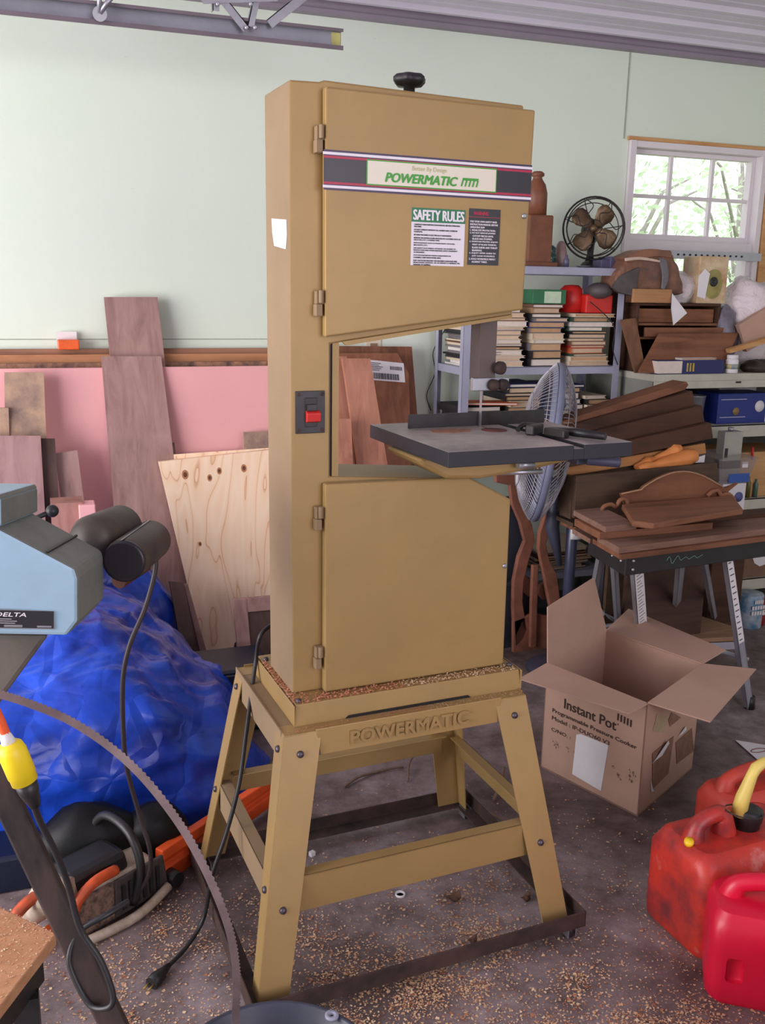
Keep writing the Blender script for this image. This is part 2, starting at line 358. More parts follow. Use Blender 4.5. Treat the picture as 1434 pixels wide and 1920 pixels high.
# lower stretchers
def stretcher(p0, p1, hgt, lip, mat_, name='stretcher'):
    m = MB(); p0 = Vector(p0); p1 = Vector(p1); d = Vector((0, 0, -hgt))
    sl = Vector(lip)
    m.prism([p0, p1, p1+d, p0+d], sl.normalized()*.003); m.prism([p0, p1, p1+sl, p0+sl], (0, 0, -.003)); return part(name, m, mat_, bevel=.001)
stretcher(legpt(0, 0, .275, .05), legpt(1, 0, .275, .05), .085, (0, .03, 0), GOLD)
stretcher(legpt(0, 1, .28, .04), legpt(1, 1, .28, .04), .06, (0, -.03, 0), GOLD)
stretcher(legpt(0, 0, .275, 0, .03), legpt(0, 1, .275, 0, .03), .075, (.03, 0, 0), GOLDD)
stretcher(legpt(1, 0, .275, 0, .03), legpt(1, 1, .275, 0, .03), .06, (-.03, 0, 0), GOLD)
BOLT = paint('zinc_bolt', rgb(92, 84, 92), .4, .6, .1, 20, .1)
def bolt(p, ax, r=.008, h=.006, parent=None): return part('bolt', MB().lathe([(r, -.002), (r, h*.4), (r*.8, h), (0.0001, h*1.2)], p, ax, 12), BOLT, parent)
for p in (legpt(0, 0, .525, .04), legpt(1, 0, .525, .04), legpt(0, 0, .215, .035), legpt(1, 0, .225, .035)): bolt(p, (0, -1, .1))
for p in (legpt(0, 0, .53, 0, .03), legpt(0, 1, .53, 0, .03), legpt(0, 0, .25, 0, .025), legpt(0, 1, .25, 0, .025)): bolt(p, (-1, 0, .1))
# angle-iron dolly under the stand, with casters
dx0, dx1, dy0, dy1 = -.125, .69, -.17, .45
def rail(n, m): return part('dolly_rail', m, RUST, bevel=.001)
rail(0, MB().b2(dx0, dx1, dy0, dy0+.004, .032, .07).b2(dx0, dx1, dy0, dy0+.04, .030, .034))
rail(1, MB().b2(dx0, dx1, dy1-.004, dy1, .032, .07).b2(dx0, dx1, dy1-.04, dy1, .030, .034))
rail(2, MB().b2(dx0, dx0+.004, dy0, dy1, .032, .07).b2(dx0, dx0+.04, dy0, dy1, .0305, .0345))
rail(3, MB().b2(dx1-.004, dx1, dy0, dy1, .032, .07).b2(dx1-.04, dx1, dy0, dy1, .0305, .0345))
for cx, cyy in ((.67, .40), (.655, -.15), (-.09, .41), (-.09, -.14)):
    c = MB().b2(cx-.012, cx-.009, cyy-.018, cyy+.018, .008, .036).b2(cx+.009, cx+.012, cyy-.018, cyy+.018, .008, .036)
    cb = part('caster', c, STEEL); part('wheel', MB().lathe([(.005, -.009), (.018, -.008), (.0185, 0), (.018, .008), (.005, .009)], (cx, cyy, .0185), (1, 0, 0), 20), BLACK, cb)
# base tray
tr_ = MB(); ty0, ty1, tx0, tx1 = .035, .345, .033, .606
tr_.prism([(tx0, ty0, .566), (tx1, ty0, .566), (tx1-.006, ty0+.006, .615), (tx0+.006, ty0+.006, .615)], (0, .003, 0))
tr_.b2(tx0, tx0+.003, ty0, ty1, .566, .615); tr_.b2(tx1-.003, tx1, ty0, ty1, .566, .615); tr_.b2(tx0, tx1, ty1-.003, ty1, .566, .615)
tr_.b2(tx0+.006, tx1-.006, ty0+.006, ty1, .611, .615)
tray = part('base_tray', tr_, GOLD, bevel=.002)
part('slot', MB().prism([(.15, ty0-.0005, .566), (.47, ty0-.0005, .566), (.46, ty0-.0005, .574), (.16, ty0-.0005, .574)], (0, -.0004, 0)), BLACK, tray)
for p in ((.05, .055, .615), (.05, .31, .615), (.59, .07, .615)): bolt(p, (0, 0, 1), .007, .007, tray)
# column and cabinets (one welded frame)
cab = MB(); CY0, CY1 = .10, .27
cab.prism(poly([(.05, .615), (.56, .615), (.56, 1.02), (.455, 1.08), (.137, 1.104), (.137, 1.385), (.57, 1.445), (.574, 1.885), (.122, 1.893), (.112, 1.889), (.05, 1.887)], CY0), (0, CY1-CY0, 0))
frame = part('frame', cab, [GOLD, GOLDD], bevel=.004)
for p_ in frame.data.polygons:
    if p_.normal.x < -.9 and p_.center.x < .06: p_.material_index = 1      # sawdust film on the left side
part('throat_channel', MB().b2(.1375, .143, .11, .25, 1.105, 1.385, 1).b2(.143, .158, .105, .26, 1.10, 1.39, 0), [GOLD, BLACK], frame)
part('front_lip', MB().prism(poly([(.16, 1.390), (.565, 1.447), (.565, 1.440), (.17, 1.382)], .092), (0, .01, 0)), GOLD, frame)
# doors
def door(name, pts, hinge_z):
    d = MB(); d.prism(poly(pts, FY_), (0, .022, 0)); dd = part(name, d, GOLD, bevel=.004)
    for z in hinge_z:
        h = MB().b2(.100, .122, .083, .099, z-.002, z+.024).b2(.098, .112, .078, .099, z-.026, z-.002); h.cyl((.109, .079, z+.0), (.109, .079, z+.026), .005, 10)
        part('hinge', h, GOLDD, dd, bevel=.0015)
    return dd
ud = door('upper_door', [(.117, 1.400), (.582, 1.458), (.588, 1.873), (.116, 1.877)], (1.782, 1.468))
ld = door('lower_door', [(.118, .618), (.577, .618), (.575, 1.028), (.462, 1.087), (.118, 1.093)], (1.018, .700))
for p, par in (((.572, FY_, 1.657), ud), ((.566, FY_, .868), ld)):
    part('screw', MB().lathe([(.006, -.002), (.006, .003), (.003, .005)], p, (0, -1, 0), 12), STEEL, par)
F = FY_-.0002
def R2(mb, x0, x1, z0, z1, mi=0, lift=.0003, th=.0004, slant=0):
    return quad_on(mb, (x0, F, z0), (x1-x0, 0, slant), (0, 0, z1-z0), lift, th, mi)
STK_BLK = paint('charcoal_vinyl', rgb(46, 46, 50), .35, 0, .02, 5, 0); STK_RED = paint('crimson_vinyl', rgb(178, 38, 70), .4, 0, .02, 5, 0)
STK_WHT = paint('white_vinyl', rgb(235, 228, 236), .4, 0, .02, 5, 0); STK_CRM = paint('cream_vinyl', rgb(232, 224, 205), .4, 0, .02, 5, 0)
STK_GRN = paint('bright_green_vinyl', rgb(62, 158, 48), .4, 0, .02, 5, 0); STK_DGR = paint('safety_green_vinyl', rgb(30, 120, 76), .4, 0, .02, 5, 0)
STK_NAVY = paint('dark_violet_vinyl', rgb(66, 52, 84), .4, 0, .02, 5, 0); TAN = paint('pale_olive_ink', rgb(186, 186, 128), .5, 0, 0, 5, 0)
b0, b1 = 1.687, 1.762
bd = MB(); R2(bd, .112, .586, b0, b1, 0)
R2(bd, .110, .587, b0+.004, b0+.009, 1, .0008); R2(bd, .110, .587, b1-.009, b1-.004, 1, .0008)
R2(bd, .112, .586, b0+.011, b0+.0155, 2, .0008); R2(bd, .112, .586, b1-.0155, b1-.011, 2, .0008)
R2(bd, .113, .585, b0+.0165, b1-.0165, 3, .0008)
stripe = part('stripe_decal', bd, [STK_NAVY, STK_WHT, STK_RED, STK_BLK], ud)
pl = MB(); R2(pl, .202, .500, 1.7005, 1.7495, 0, .0014); R2(pl, .2045, .4975, 1.703, 1.747, 1, .0019); part('name_plate', pl, [STK_GRN, STK_CRM], ud)
tx = MB(); text_mb(tx, 'POWERMATIC', (.243, F, 1.709), (.163, 0, 0), (0, 0, .0175), .0026, shear=.25, bold=.07)
for k in range(5):                                     # the barred emblem beside the name
    x = .414+.0088*k; quad_on(tx, (x, F, 1.7095), (.0035 if k < 4 else .0035, 0, 0), (.0035, 0, .0125), .0026)
quad_on(tx, (.4175, F, 1.7215), (.0375, 0, 0), (.001, 0, .005), .0026)
part('maker_lettering', tx, STK_GRN, ud)
part('slogan_lettering', text_mb(MB(), 'Better By Design', (.302, F, 1.7315), (.078, 0, 0), (0, 0, .011), .0026), TAN, ud)
rl = MB(); R2(rl, .304, .4285, 1.5475, 1.662, 0); R2(rl, .304, .4285, 1.6345, 1.6625, 1, .0008); part('safety_rules_sticker', rl, [STK_WHT, STK_DGR], ud)
part('safety_rules_heading', text_mb(MB(), 'SAFETY RULES', (.308, F, 1.6385), (.117, 0, 0), (0, 0, .020), .0016, bold=.05), STK_WHT, ud)
lines = ['CAREFULLY READ INSTRUCTION MANUAL BEFORE OPERATING', 'MACHINE.', '', 'DO NOT OPERATE WITHOUT ALL GUARDS AND COVERS IN', 'POSITION.', '', 'BE SURE MACHINE IS ELECTRICALLY GROUNDED.', '', 'REMOVE OR FASTEN LOOSE ARTICLES OF CLOTHING SUCH AS', 'NECKTIES, ETC. CONFINE HAIR.', '', 'REMOVE JEWELRY SUCH AS FINGER RINGS, WATCHES,', 'BRACELETS, ETC.', '', 'USE SAFETY FACE SHIELD, GOGGLES, OR GLASSES TO', 'PROTECT EYES AND OTHER PERSONAL SAFETY EQUIPMENT', 'AS REQUIRED.', '', 'STOP MACHINE BEFORE MAKING ADJUSTMENTS OR', 'CLEANING CHIPS FROM WORK AREA.', '', 'KEEP THE FLOOR AROUND THE MACHINE CLEAN AND FREE', 'FROM SCRAPS, SAWDUST, OIL OR GREASE TO MINIMIZE THE', 'DANGER OF SLIPPING.']
tl = MB(); z = 1.628
for s in lines:
    if s: text_mb(tl, s, (.310, F, z), (.00213*len(s), 0, 0), (0, 0, .0028), .0012, bold=.04)
    z -= .0042 if s else .0019
part('safety_rules_text', tl, INK, ud)
wn = MB(); R2(wn, .4375, .5135, 1.5515, 1.667, 0); part('warning_sticker', wn, STK_BLK, ud)
wt = MB(); text_mb(wt, 'WARNING', (.448, F, 1.654), (.036, 0, 0), (0, 0, .007), .0012, bold=.06); R2(wt, .4375, .5135, 1.6495, 1.6505, 0, .0008)
part('warning_heading', wt, STK_RED, ud)
wl = ['FOR YOUR OWN SAFETY READ', 'INSTRUCTION MANUAL BEFORE', 'OPERATING SAW', '1. WEAR EYE PROTECTION.', '2. DO NOT REMOVE JAMMED', '   CUTOFF PIECES UNTIL', '   BLADE HAS STOPPED.', '3. MAINTAIN PROPER ADJUST-', '   MENT OF BLADE TENSION,', '   BLADE GUIDES AND THRUST', '   BEARINGS.', '4. ADJUST UPPER GUIDE TO', '   JUST CLEAR WORKPIECE.', '5. HOLD WORKPIECE FIRMLY', '   AGAINST TABLE.']
wm = MB(); z = 1.639
for s in wl:
    k = len(s)-len(s.lstrip()); text_mb(wm, s.strip(), (.441+k*.0022, F, z), (.00268*len(s.strip()), 0, 0), (0, 0, .0036), .0008, bold=.04); z -= .0059
part('warning_text', wm, STK_WHT, ud)
# switch on the column
sw = part('switch_plate', MB().b2(.060, .124, CY0-.004, CY0, 1.200, 1.289), DARKST, frame, bevel=.001)
s2 = MB().b2(.079, .106, CY0-.006, CY0-.003, 1.214, 1.275, 0); s2.b2(.082, .104, CY0-.012, CY0-.005, 1.248, 1.262, 1)
s2.prism([(.081, CY0-.005, 1.223), (.081, CY0-.005, 1.249), (.081, CY0-.017, 1.243), (.081, CY0-.014, 1.226)], (.030, 0, 0), 2)
part('switch', s2, [BLACK, DARKST, paint('red_switch', rgb(214, 52, 48), .4, 0, .05, 9, 0)], frame, bevel=.001)
for x in (.066, .118):
    for z in (1.207, 1.282): part('screw', MB().lathe([(.0045, -.001), (.004, .002)], (x, CY0-.004, z), (0, -1, 0), 10), RUST, frame)
# torn white sticker on the side of the column
part('torn_sticker', MB().prism([(.0497, .120, 1.630), (.0497, .222, 1.638), (.0497, .218, 1.61), (.0497, .205, 1.582), (.0497, .125, 1.573), (.0497, .117, 1.60)], (-.0008, 0, 0)), WHITE, frame, label='torn white paper sticker')
# tension handwheel on top
kc = (.338, .175)
kb = MB(); n = 40
prof = [(.012, -.012), (.012, .012), (.026, .014), (.0335, .022), (.034, .030), (.028, .036), (.012, .033), (.0001, .032)]
vs = []
for r, h in prof:
    for j in range(n):
        a_ = 2*math.pi*j/n; rr = r*(1+.07*math.cos(6*a_)*(1 if r > .02 else 0)); vs.append((kc[0]+rr*math.cos(a_), kc[1]+rr*math.sin(a_), 1.90+h))
kb.add(vs, [(i*n+j, i*n+(j+1) % n, (i+1)*n+(j+1) % n, (i+1)*n+j) for i in range(len(prof)-1) for j in range(n)], 0, True)
part('tension_knob', kb, BLACK)
# blade guard, blade and guides
part('guide_post', MB().b2(.52, .565, .155, .20, 1.295, 1.46), paint('grey_brown_guard', rgb(102, 88, 84), .55, .2, .1, 9, .1), bevel=.002)
gd = MB().b2(.505, .60, .150, .165, 1.272, 1.302)
gg = part('blade_guide', gd, STEEL, bevel=.002)
for x, z in ((.555, 1.286), (.58, 1.286)): part('guide_bearing', MB().lathe([(.0135, 0), (.0135, .012), (.006, .016)], (x, .149, z), (0, -1, 0), 18), RUST, gg)
part('thumb_screw', MB().lathe([(.009, 0), (.015, .004), (.015, .016), (.008, .02)], (.566, .150, 1.325), (.25, -1, 0), 18), RUST, gg)
part('blade', MB().b2(.540, .5408, .17, .180, 1.08, 1.30), STEEL)
# table
tbx0, tbx1, tby0, tby1, tz = .305, .752, -.125, .285, 1.185
tb = MB(); tb.b2(tbx0, .602, tby0, tby1, tz-.032, tz); tb.b2(.628, tbx1, tby0, tby1, tz-.032, tz); tb.b2(.602, .628, tby0, tby1, tz-.032, tz-.008)
TOPM = paint('dusty_cast_iron', rgb(188, 174, 170), .5, .1, .12, 7, .08, c2=rgb(136, 126, 128))
SIDEM = paint('black_painted_iron', rgb(40, 40, 48), .5, .1, .1, 10, .1)
table = part('table', tb, [SIDEM, TOPM], bevel=.0015)
for p_ in table.data.polygons:
    if p_.normal.z > .9 or (p_.normal.z < -.9 and False): p_.material_index = 1
part('table_insert', MB().lathe([(.030, 0), (.030, .0012), (.0001, .0012)], (.545, .115, tz), (0, 0, 1), 28), paint('red_brown_insert', rgb(116, 62, 52), .7, 0, .2, 25, .1), table)
part('blade_slot', MB().b2(.5445, .5465, .115, tby1-.002, tz, tz+.0006), BLACK, table)
part('fence_bar', MB().b2(.36, .725, .185, .191, tz+.001, tz+.033), DARKST, table, bevel=.001)
part('dust_pile', MB().prism([(.39, .12, tz), (.43, .10, tz), (.48, .11, tz), (.50, .14, tz), (.45, .16, tz), (.40, .155, tz)], (0, 0, .0012)), paint('pinkish_sawdust', rgb(176, 128, 104), .95, 0, .15, 60, .4), table)
tn = MB(); prof = [(.29, 1.153), (.72, 1.153), (.68, 1.125), (.57, 1.108), (.45, 1.098), (.37, 1.103), (.31, 1.135)]
tn.prism(poly(prof, .0), (0, .16, 0)); part('trunnion', tn, GOLD, bevel=.008)
part('trunnion_rod', MB().cyl((.53, -.02, 1.128), (.57, -.02, 1.127), .009).cyl((.50, .02, 1.105), (.60, -.01, 1.108), .006), STEEL)
part('lock_bracket', MB().b2(.70, .765, .00, .06, 1.115, 1.15).cyl((.71, -.02, 1.13), (.78, -.05, 1.125), .012), paint('slate_blue_plastic', rgb(66, 66, 88), .5, 0, .1, 10, 0), bevel=.002)
# cord of the saw with its plug
cord = [(.04, .33, .70), (.01, .36, .69), (-.02, .30, .60), (-.045, .12, .44)]
def px_path(pts, z0, z1, local=True):
    out = []
    for i, (x, y, z) in enumerate(pts):
        q = P(x, y, z=z)
        if local: q = Vector(((q-MO).dot(MXV), (q-MO).dot(MYV), q.z))
        out.append(q)
    return out
def smooth_path(pts, n=8):
    pts = [Vector(p) for p in pts]; out = []
    for i in range(len(pts)-1):
        p0 = pts[max(i-1, 0)]; p1 = pts[i]; p2 = pts[i+1]; p3 = pts[min(i+2, len(pts)-1)]
        for k in range(n):
            t = k/n; out.append(.5*((2*p1)+(-p0+p2)*t+(2*p0-5*p1+4*p2-p3)*t*t+(-p0+3*p1-3*p2+p3)*t**3))
    out.append(pts[-1]); return out
cp = px_path([(515, 1168, .70), (488, 1192, .68), (478, 1250, .60), (462, 1370, .48), (448, 1470, .38), (425, 1560, .27), (398, 1640, .17), (382, 1720, .05), (350, 1775, .012), (312, 1815, .012)], 0, 0)
cordo = part('power_cord', MB().tube(smooth_path(cp), .0052, 8), BLACK)
pe = cp[-1]; pd = (cp[-1]-cp[-2]); pd.z = 0; pd.normalize()
part('plug', MB().tube([pe-pd*.01, pe+pd*.01, pe+pd*.035, pe+pd*.055], [.006, .010, .016, .015], 10), BLACK, cordo)
sd = Vector((-pd.y, pd.x, 0))
part('plug_prongs', MB().tube([pe+pd*.05+sd*.006, pe+pd*.075+sd*.006], .002, 6).tube([pe+pd*.05-sd*.006, pe+pd*.075-sd*.006], .002, 6), paint('brass', rgb(190, 160, 90), .35, .8, .1, 20, 0), cordo)
# clamp left on the table
cl = MB(); w2 = lambda x, y, z: MO + MXV*x + MYV*y + Vector((0, 0, z))
c1 = w2(.60, .05, tz+.012); c2 = w2(.70, -.085, tz+.012)
cr = root('clamp', w2(.62, 0, tz), 'black steel clamp with a long bar lying across the bandsaw table slot', 'clamp')
build('bar', MB().tube([w2(.635, .02, tz+.010), w2(.665, -.04, tz+.012), w2(.70, -.098, tz+.010)], [.007, .010, .008], 8), BLACK, cr)
build('jaw', MB().box(w2(.60, .03, tz+.012), (.05, .022, .022), .6).box(w2(.625, -.02, tz+.010), (.02, .06, .018), .3), DARKST, cr, bevel=.003)
build('handle', MB().tube([w2(.575, .06, tz+.008), w2(.60, .08, tz+.016), w2(.65, .09, tz+.010)], .006, 8), DARKST, cr)

# ------------------------------------------------------------------ sawdust and litter on the floor
def blob_density(x, y):
    d = 0
    for (cx, cyy, rx, ry, wgt) in ((.75, 1.42, .38, .10, 1.3), (.70, 1.66, .22, .12, 1.1), (1.05, 1.28, .30, .10, .8), (.12, 1.62, .16, .12, 1.0), (.30, 1.45, .2, .1, .6), (.6, 1.8, .5, .3, .35), (1.0, 1.5, .4, .3, .35), (.1, 1.9, .3, .3, .25)):
        d += wgt*math.exp(-((x-cx)/rx)**2-((y-cyy)/ry)**2)
    return d
ch = MB(); cnt = 0
while cnt < 32000:
    x = random.uniform(-.4, 1.7); y = random.uniform(1.05, 2.5)
    nz = noise.noise(Vector((x*7, y*7, 0)))+.6*noise.noise(Vector((x*19, y*19, 4)))
    dn = blob_density(x, y)*(.22+max(0, nz+.15)*1.2) + .010
    if random.random() > dn: continue
    s = random.uniform(.0008, .0030)*(1.6 if random.random() < .12 else 1); a_ = random.uniform(0, 6.28); q = random.uniform(.4, .9); z0 = random.uniform(.0008, .004)
    c = Vector((x, y, z0)); u = Vector((math.cos(a_), math.sin(a_), random.uniform(-.2, .2)))*s; v = Vector((-math.sin(a_), math.cos(a_), random.uniform(-.25, .25)))*s*q
    ch.add([c-u-v, c+u-v*.6, c+u*.8+v, c-u*.7+v], [(0, 1, 2, 3)], random.choice((0, 0, 1, 2))); cnt += 1
single('wood_shavings', ch, [paint('chip_tan', rgb(216, 172, 132), .9, 0, 0, 5, 0), paint('chip_pale', rgb(226, 196, 160), .9, 0, 0, 5, 0), paint('chip_red', rgb(170, 112, 82), .9, 0, 0, 5, 0)], 'tan wood shavings scattered over the concrete floor around the stand', 'sawdust', kind='stuff')
dm = MB(); random.seed(3)
for k in range(1500):                                  # dust along the edges of the tray
    x = random.uniform(.05, .60); y = random.choice((random.uniform(.042, .072), random.uniform(.04, .10))); 
    if random.random() < .2: x = random.uniform(.035, .05); y = random.uniform(.05, .30)
    s = random.uniform(.0008, .0022); a_ = random.uniform(0, 6.28); c = w2(x, y, .6156+random.uniform(0, .0035))
    u = (MXV*math.cos(a_)+MYV*math.sin(a_))*s; v = (MYV*math.cos(a_)-MXV*math.sin(a_))*s + Vector((0, 0, random.uniform(-.001, .001)))
    dm.add([c-u-v, c+u-v, c+u+v, c-u+v], [(0, 1, 2, 3)], 0 if x < .30 else 1)
for k in range(500):
    x = random.uniform(.0, .59); s = random.uniform(.0008, .0022); c = w2(x, random.uniform(.002, .03), .5675+random.uniform(0, .002))
    dm.add([c+MXV*s, c+MYV*s, c-MXV*s, c-MYV*s], [(0, 1, 2, 3)], 0 if x < .35 else 1)
single('fine_sawdust', dm, [paint('dust_red', rgb(206, 138, 108), .95, 0, 0, 5, 0), paint('dust_tan', rgb(216, 184, 150), .95, 0, 0, 5, 0)], 'reddish fine sawdust lying on the base tray of the bandsaw', 'sawdust', kind='stuff')

# ------------------------------------------------------------------ sheets and boards leaning on the back wall (left side)
def lean_plane(Yb, Yt, Zt):
    return Vector((0, Yb, 0)), Vector((0, Zt, -(Yt-Yb))).normalized()
def lean(name, px, Yb, Yt, Zt, th, mats, label, cat, group=None, ang=0, **k):
    """board leaning back: its front face seen at these picture corners, thickness going away from the room"""
    p, n = lean_plane(Yb, Yt, Zt)
    if ang: n = Matrix.Rotation(ang, 3, 'Z') @ n
    pts = [on_plane(x, y, p, n) for x, y in px]
    nn = n if n.y > 0 else -n
    return single(name, MB().prism(pts, nn*th), mats, label, cat, group, **k)
def ply_mat(name, base, knot, pale, seed):
    m, nt, b = _nodes(name); v = _coord(nt, (1.6, 1.6, .22), False)
    f = _noise(nt, v, 3.0, 2, .5, 1.1)
    mt = nt.nodes.new('ShaderNodeMath'); mt.operation = 'MULTIPLY'; mt.inputs[1].default_value = 9; nt.links.new(f, mt.inputs[0])
    fr = nt.nodes.new('ShaderNodeMath'); fr.operation = 'FRACT'; nt.links.new(mt.outputs[0], fr.inputs[0])
    c = _ramp(nt, fr.outputs[0], [(.0, knot), (.10, base), (.6, pale), (1.0, base)])
    nt.links.new(c, b.inputs['Base Color']); b.inputs['Roughness'].default_value = .6; return m
PLY = ply_mat('pine_plywood', rgb(250, 214, 178), rgb(220, 168, 128), rgb(254, 226, 196), 1)
WOODEDGE = wood('tan_board_edge', rgb(160, 108, 76), rgb(196, 140, 100), 'X')
EDGED = wood('brown_board_edge', rgb(128, 90, 70), rgb(166, 122, 98), 'X')
PINK = paint('pink_foam', rgb(238, 174, 174), .8, 0, .03, 2, .05)
def hsheet(name, x0, x1, Yb, Yt, Z, th, mats, label, cat, group=None):
    return single(name, MB().prism([(x0, Yb, .0), (x1, Yb, .0), (x1, Yt, Z), (x0, Yt, Z)], (0, th, 0)), mats, label, cat, group)
G = 'sheets leaning along the back wall'
xr = P(505, 690, Y=3.9).x+.03
hsheet('wood_panel', -1.6, xr, 3.945, 3.965, 1.245, .022, EDGED, 'rearmost brown wood panel along the wall, its dark top edge the highest', 'panel', G)
hsheet('wood_panel', -1.6, xr-.02, 3.905, 3.935, 1.225, .028, WOODEDGE, 'tan wood sheet leaning in front of the rearmost brown panel', 'panel', G)
hsheet('wood_panel', -1.6, xr-.04, 3.87, 3.905, 1.195, .022, paint('stained_board', rgb(160, 118, 92), .8, 0, .3, 22, .1, c2=rgb(70, 52, 52)), 'dark-stained board edge just above the pink foam sheet', 'panel', G)
hsheet('foam_board', -1.6, xr-.02, 3.82, 3.868, 1.178, .025, PINK, 'pink rigid insulation board leaning under the wooden ledge', 'insulation board')
G = 'walnut boards leaning on the pink foam'
lean('walnut_board', [(195, 557), (295, 557), (372, 1215), (262, 1215)], 3.72, 3.94, 1.42, .022, WAL, 'tallest brown walnut board, its top well above the wooden ledge', 'board', G)
lean('walnut_board', [(190, 668), (302, 668), (372, 1222), (236, 1222)], 3.66, 3.86, 1.22, .022, WAL, 'wide brown walnut board leaning in front of the tallest one', 'board', G)
MOT = paint('mottled_board', rgb(182, 150, 124), .8, 0, .2, 9, .1, c2=rgb(118, 98, 94))
lean('weathered_board', [(8, 698), (82, 698), (100, 1160), (14, 1160)], 3.62, 3.80, 1.18, .02, MOT, 'short weathered board with grey streaks at the far left', 'board', G)
PUR = wood('purplish_board', rgb(146, 110, 110), rgb(178, 142, 138), 'Z')
lean('purple_brown_board', [(-40, 817), (76, 817), (96, 1160), (-30, 1160)], 3.5, 3.70, .98, .03, PUR, 'low purplish brown board in front of the weathered board', 'board', G)
lean('dark_board', [(76, 822), (103, 822), (124, 1150), (92, 1150)], 3.54, 3.72, .96, .03, wood('dark_brown_board', rgb(66, 48, 44), rgb(96, 74, 66)), 'narrow dark brown board between the purplish board and the small offcut', 'board', G)
lean('offcut_board', [(103, 850), (145, 844), (204, 1290), (160, 1290)], 3.58, 3.75, .96, .02, WAL, 'small brown offcut leaning alone on the pink foam', 'board', G)
lean('tan_offcut', [(0, 765), (16, 765), (18, 830), (0, 830)], 3.74, 3.76, 1.0, .02, MOT, 'small tan offcut at the left edge beside the weathered board', 'offcut')
# block ends standing up behind the blue machine
q = P(112, 945, Y=3.3); q2 = P(150, 950, Y=3.3)
single('beam_offcut', MB().b2(q.x-.03, q.x+.075, 3.3, 3.4, 0, P(130, 943, Y=3.3).z), wood('rough_red_timber', rgb(140, 92, 84), rgb(182, 134, 122)), 'rough reddish timber block standing behind the blue machine', 'timber')
single('foam_offcut', MB().b2(q2.x-.005, q2.x+.05, 3.28, 3.36, 0, P(160, 945, Y=3.3).z), PINK, 'small pink foam offcut standing beside the rough timber block', 'foam', bevel=.004)
# plywood sheet with a broken corner, and a second one behind it
plane = lean_plane(3.58, 3.76, .78)
pts = [on_plane(x, y, *plane) for x, y in ((297, 866), (520, 842), (560, 1100), (520, 1210), (478, 1232), (462, 1190), (440, 1205), (430, 1250), (388, 1250))]
pw = single('plywood_sheet', MB().prism(pts, (0, .018, 0)), PLY, 'pale pine plywood sheet with four dark knots leaning beside the bandsaw', 'plywood')
KNM = [paint('knot_ring', rgb(186, 126, 82), .7, 0, 0, 5, 0), paint('knot_dark', rgb(110, 70, 52), .7, 0, .2, 50, 0)]
for x, y, rx in ((347, 890, 8), (393, 896, 6), (411, 883, 6), (457, 878, 7), (375, 1020, 4)):
    c = on_plane(x, y, *plane); r = rx*.0021; kn = MB(); n_ = plane[1]; ux = Vector((1, 0, 0)); uz = n_.cross(ux).normalized()
    for rr, mi in ((r*1.0, 0), (r*.55, 1)):
        c2_ = c - n_*(.0006 if mi == 0 else .0012)*(1 if n_.y > 0 else -1)
        kn.add([c2_+ux*rr*.8*math.cos(t*.5236)+uz*rr*math.sin(t*.5236)*1.15 for t in range(12)], [tuple(range(12))], mi)
    kn.v = [v-pw.location for v in kn.v]; build('knot', kn, KNM, pw)
lean('plywood_sheet', [(325, 852), (530, 838), (560, 1200), (380, 1200)], 3.62, 3.79, .80, .012, PLY, 'second plywood sheet, only its top edge above the knotted one', 'plywood')
lean('tan_offcut', [(457, 810), (530, 808), (530, 1200), (462, 1200)], 3.66, 3.81, .9, .015, MOT, 'small tan offcut peeping over the plywood beside the bandsaw column', 'offcut')
# small cabinet door leaning behind the saw
dl = lean_plane(3.15, 3.30, .42)
o = lambda x, y: on_plane(x, y, *dl)
cdr = root('cabinet_door', (o(480, 1240).x, 3.15, 0), 'small dark framed cabinet door leaning behind the bandsaw column', 'cabinet door')
fr = MB(); ux = Vector((1, 0, 0)); b0_ = Vector((o(447, 1240).x, 3.15, .0)); up_ = (Vector((0, .15, .42))).normalized(); L = .40; W_ = .26
for (a, b, c, d) in ((0, .05, 0, L), (W_-.05, W_, 0, L), (.05, W_-.05, 0, .05), (.05, W_-.05, L-.05, L)):
    fr.prism([b0_+ux*a+up_*c, b0_+ux*b+up_*c, b0_+ux*b+up_*d, b0_+ux*a+up_*d], (0, .02, 0))
build('door_frame', fr, WAL, cdr, bevel=.002)
build('door_panel', MB().prism([b0_+ux*.05+up_*.05+Vector((0, .008, 0)), b0_+ux*(W_-.05)+up_*.05+Vector((0, .008, 0)), b0_+ux*(W_-.05)+up_*(L-.05)+Vector((0, .008, 0)), b0_+ux*.05+up_*(L-.05)+Vector((0, .008, 0))], (0, .008, 0)), wood('dark_brown_board', rgb(66, 48, 44), rgb(96, 74, 66)), cdr)
lean('dark_plank', [(318, 1090), (342, 1092), (392, 1330), (360, 1330)], 3.3, 3.45, .5, .03, wood('dark_brown_board', rgb(66, 48, 44), rgb(96, 74, 66)), 'dark plank leaning between the blue tarp and the plywood', 'board')
lean('dark_plank', [(345, 1095), (352, 1095), (398, 1260), (384, 1260)], 3.40, 3.52, .5, .03, WAL, 'thin brown plank edge right beside the plywood sheet', 'board')
# orange box on the ledge
ob = P(128, 656, Y=3.93)
orr = root('plastic_box', (ob.x, 3.945, 1.245), 'small orange plastic box with a white back standing on the wooden ledge', 'box')
build('tray', MB().b2(ob.x-.038, ob.x+.042, 3.915, 3.975, 1.2455, 1.283), paint('orange_plastic', rgb(236, 96, 30), .35, 0, .1, 30, 0), orr, bevel=.004)
build('backing', MB().b2(ob.x-.04, ob.x+.036, 3.976, 3.982, 1.2455, 1.312), WHITE, orr)

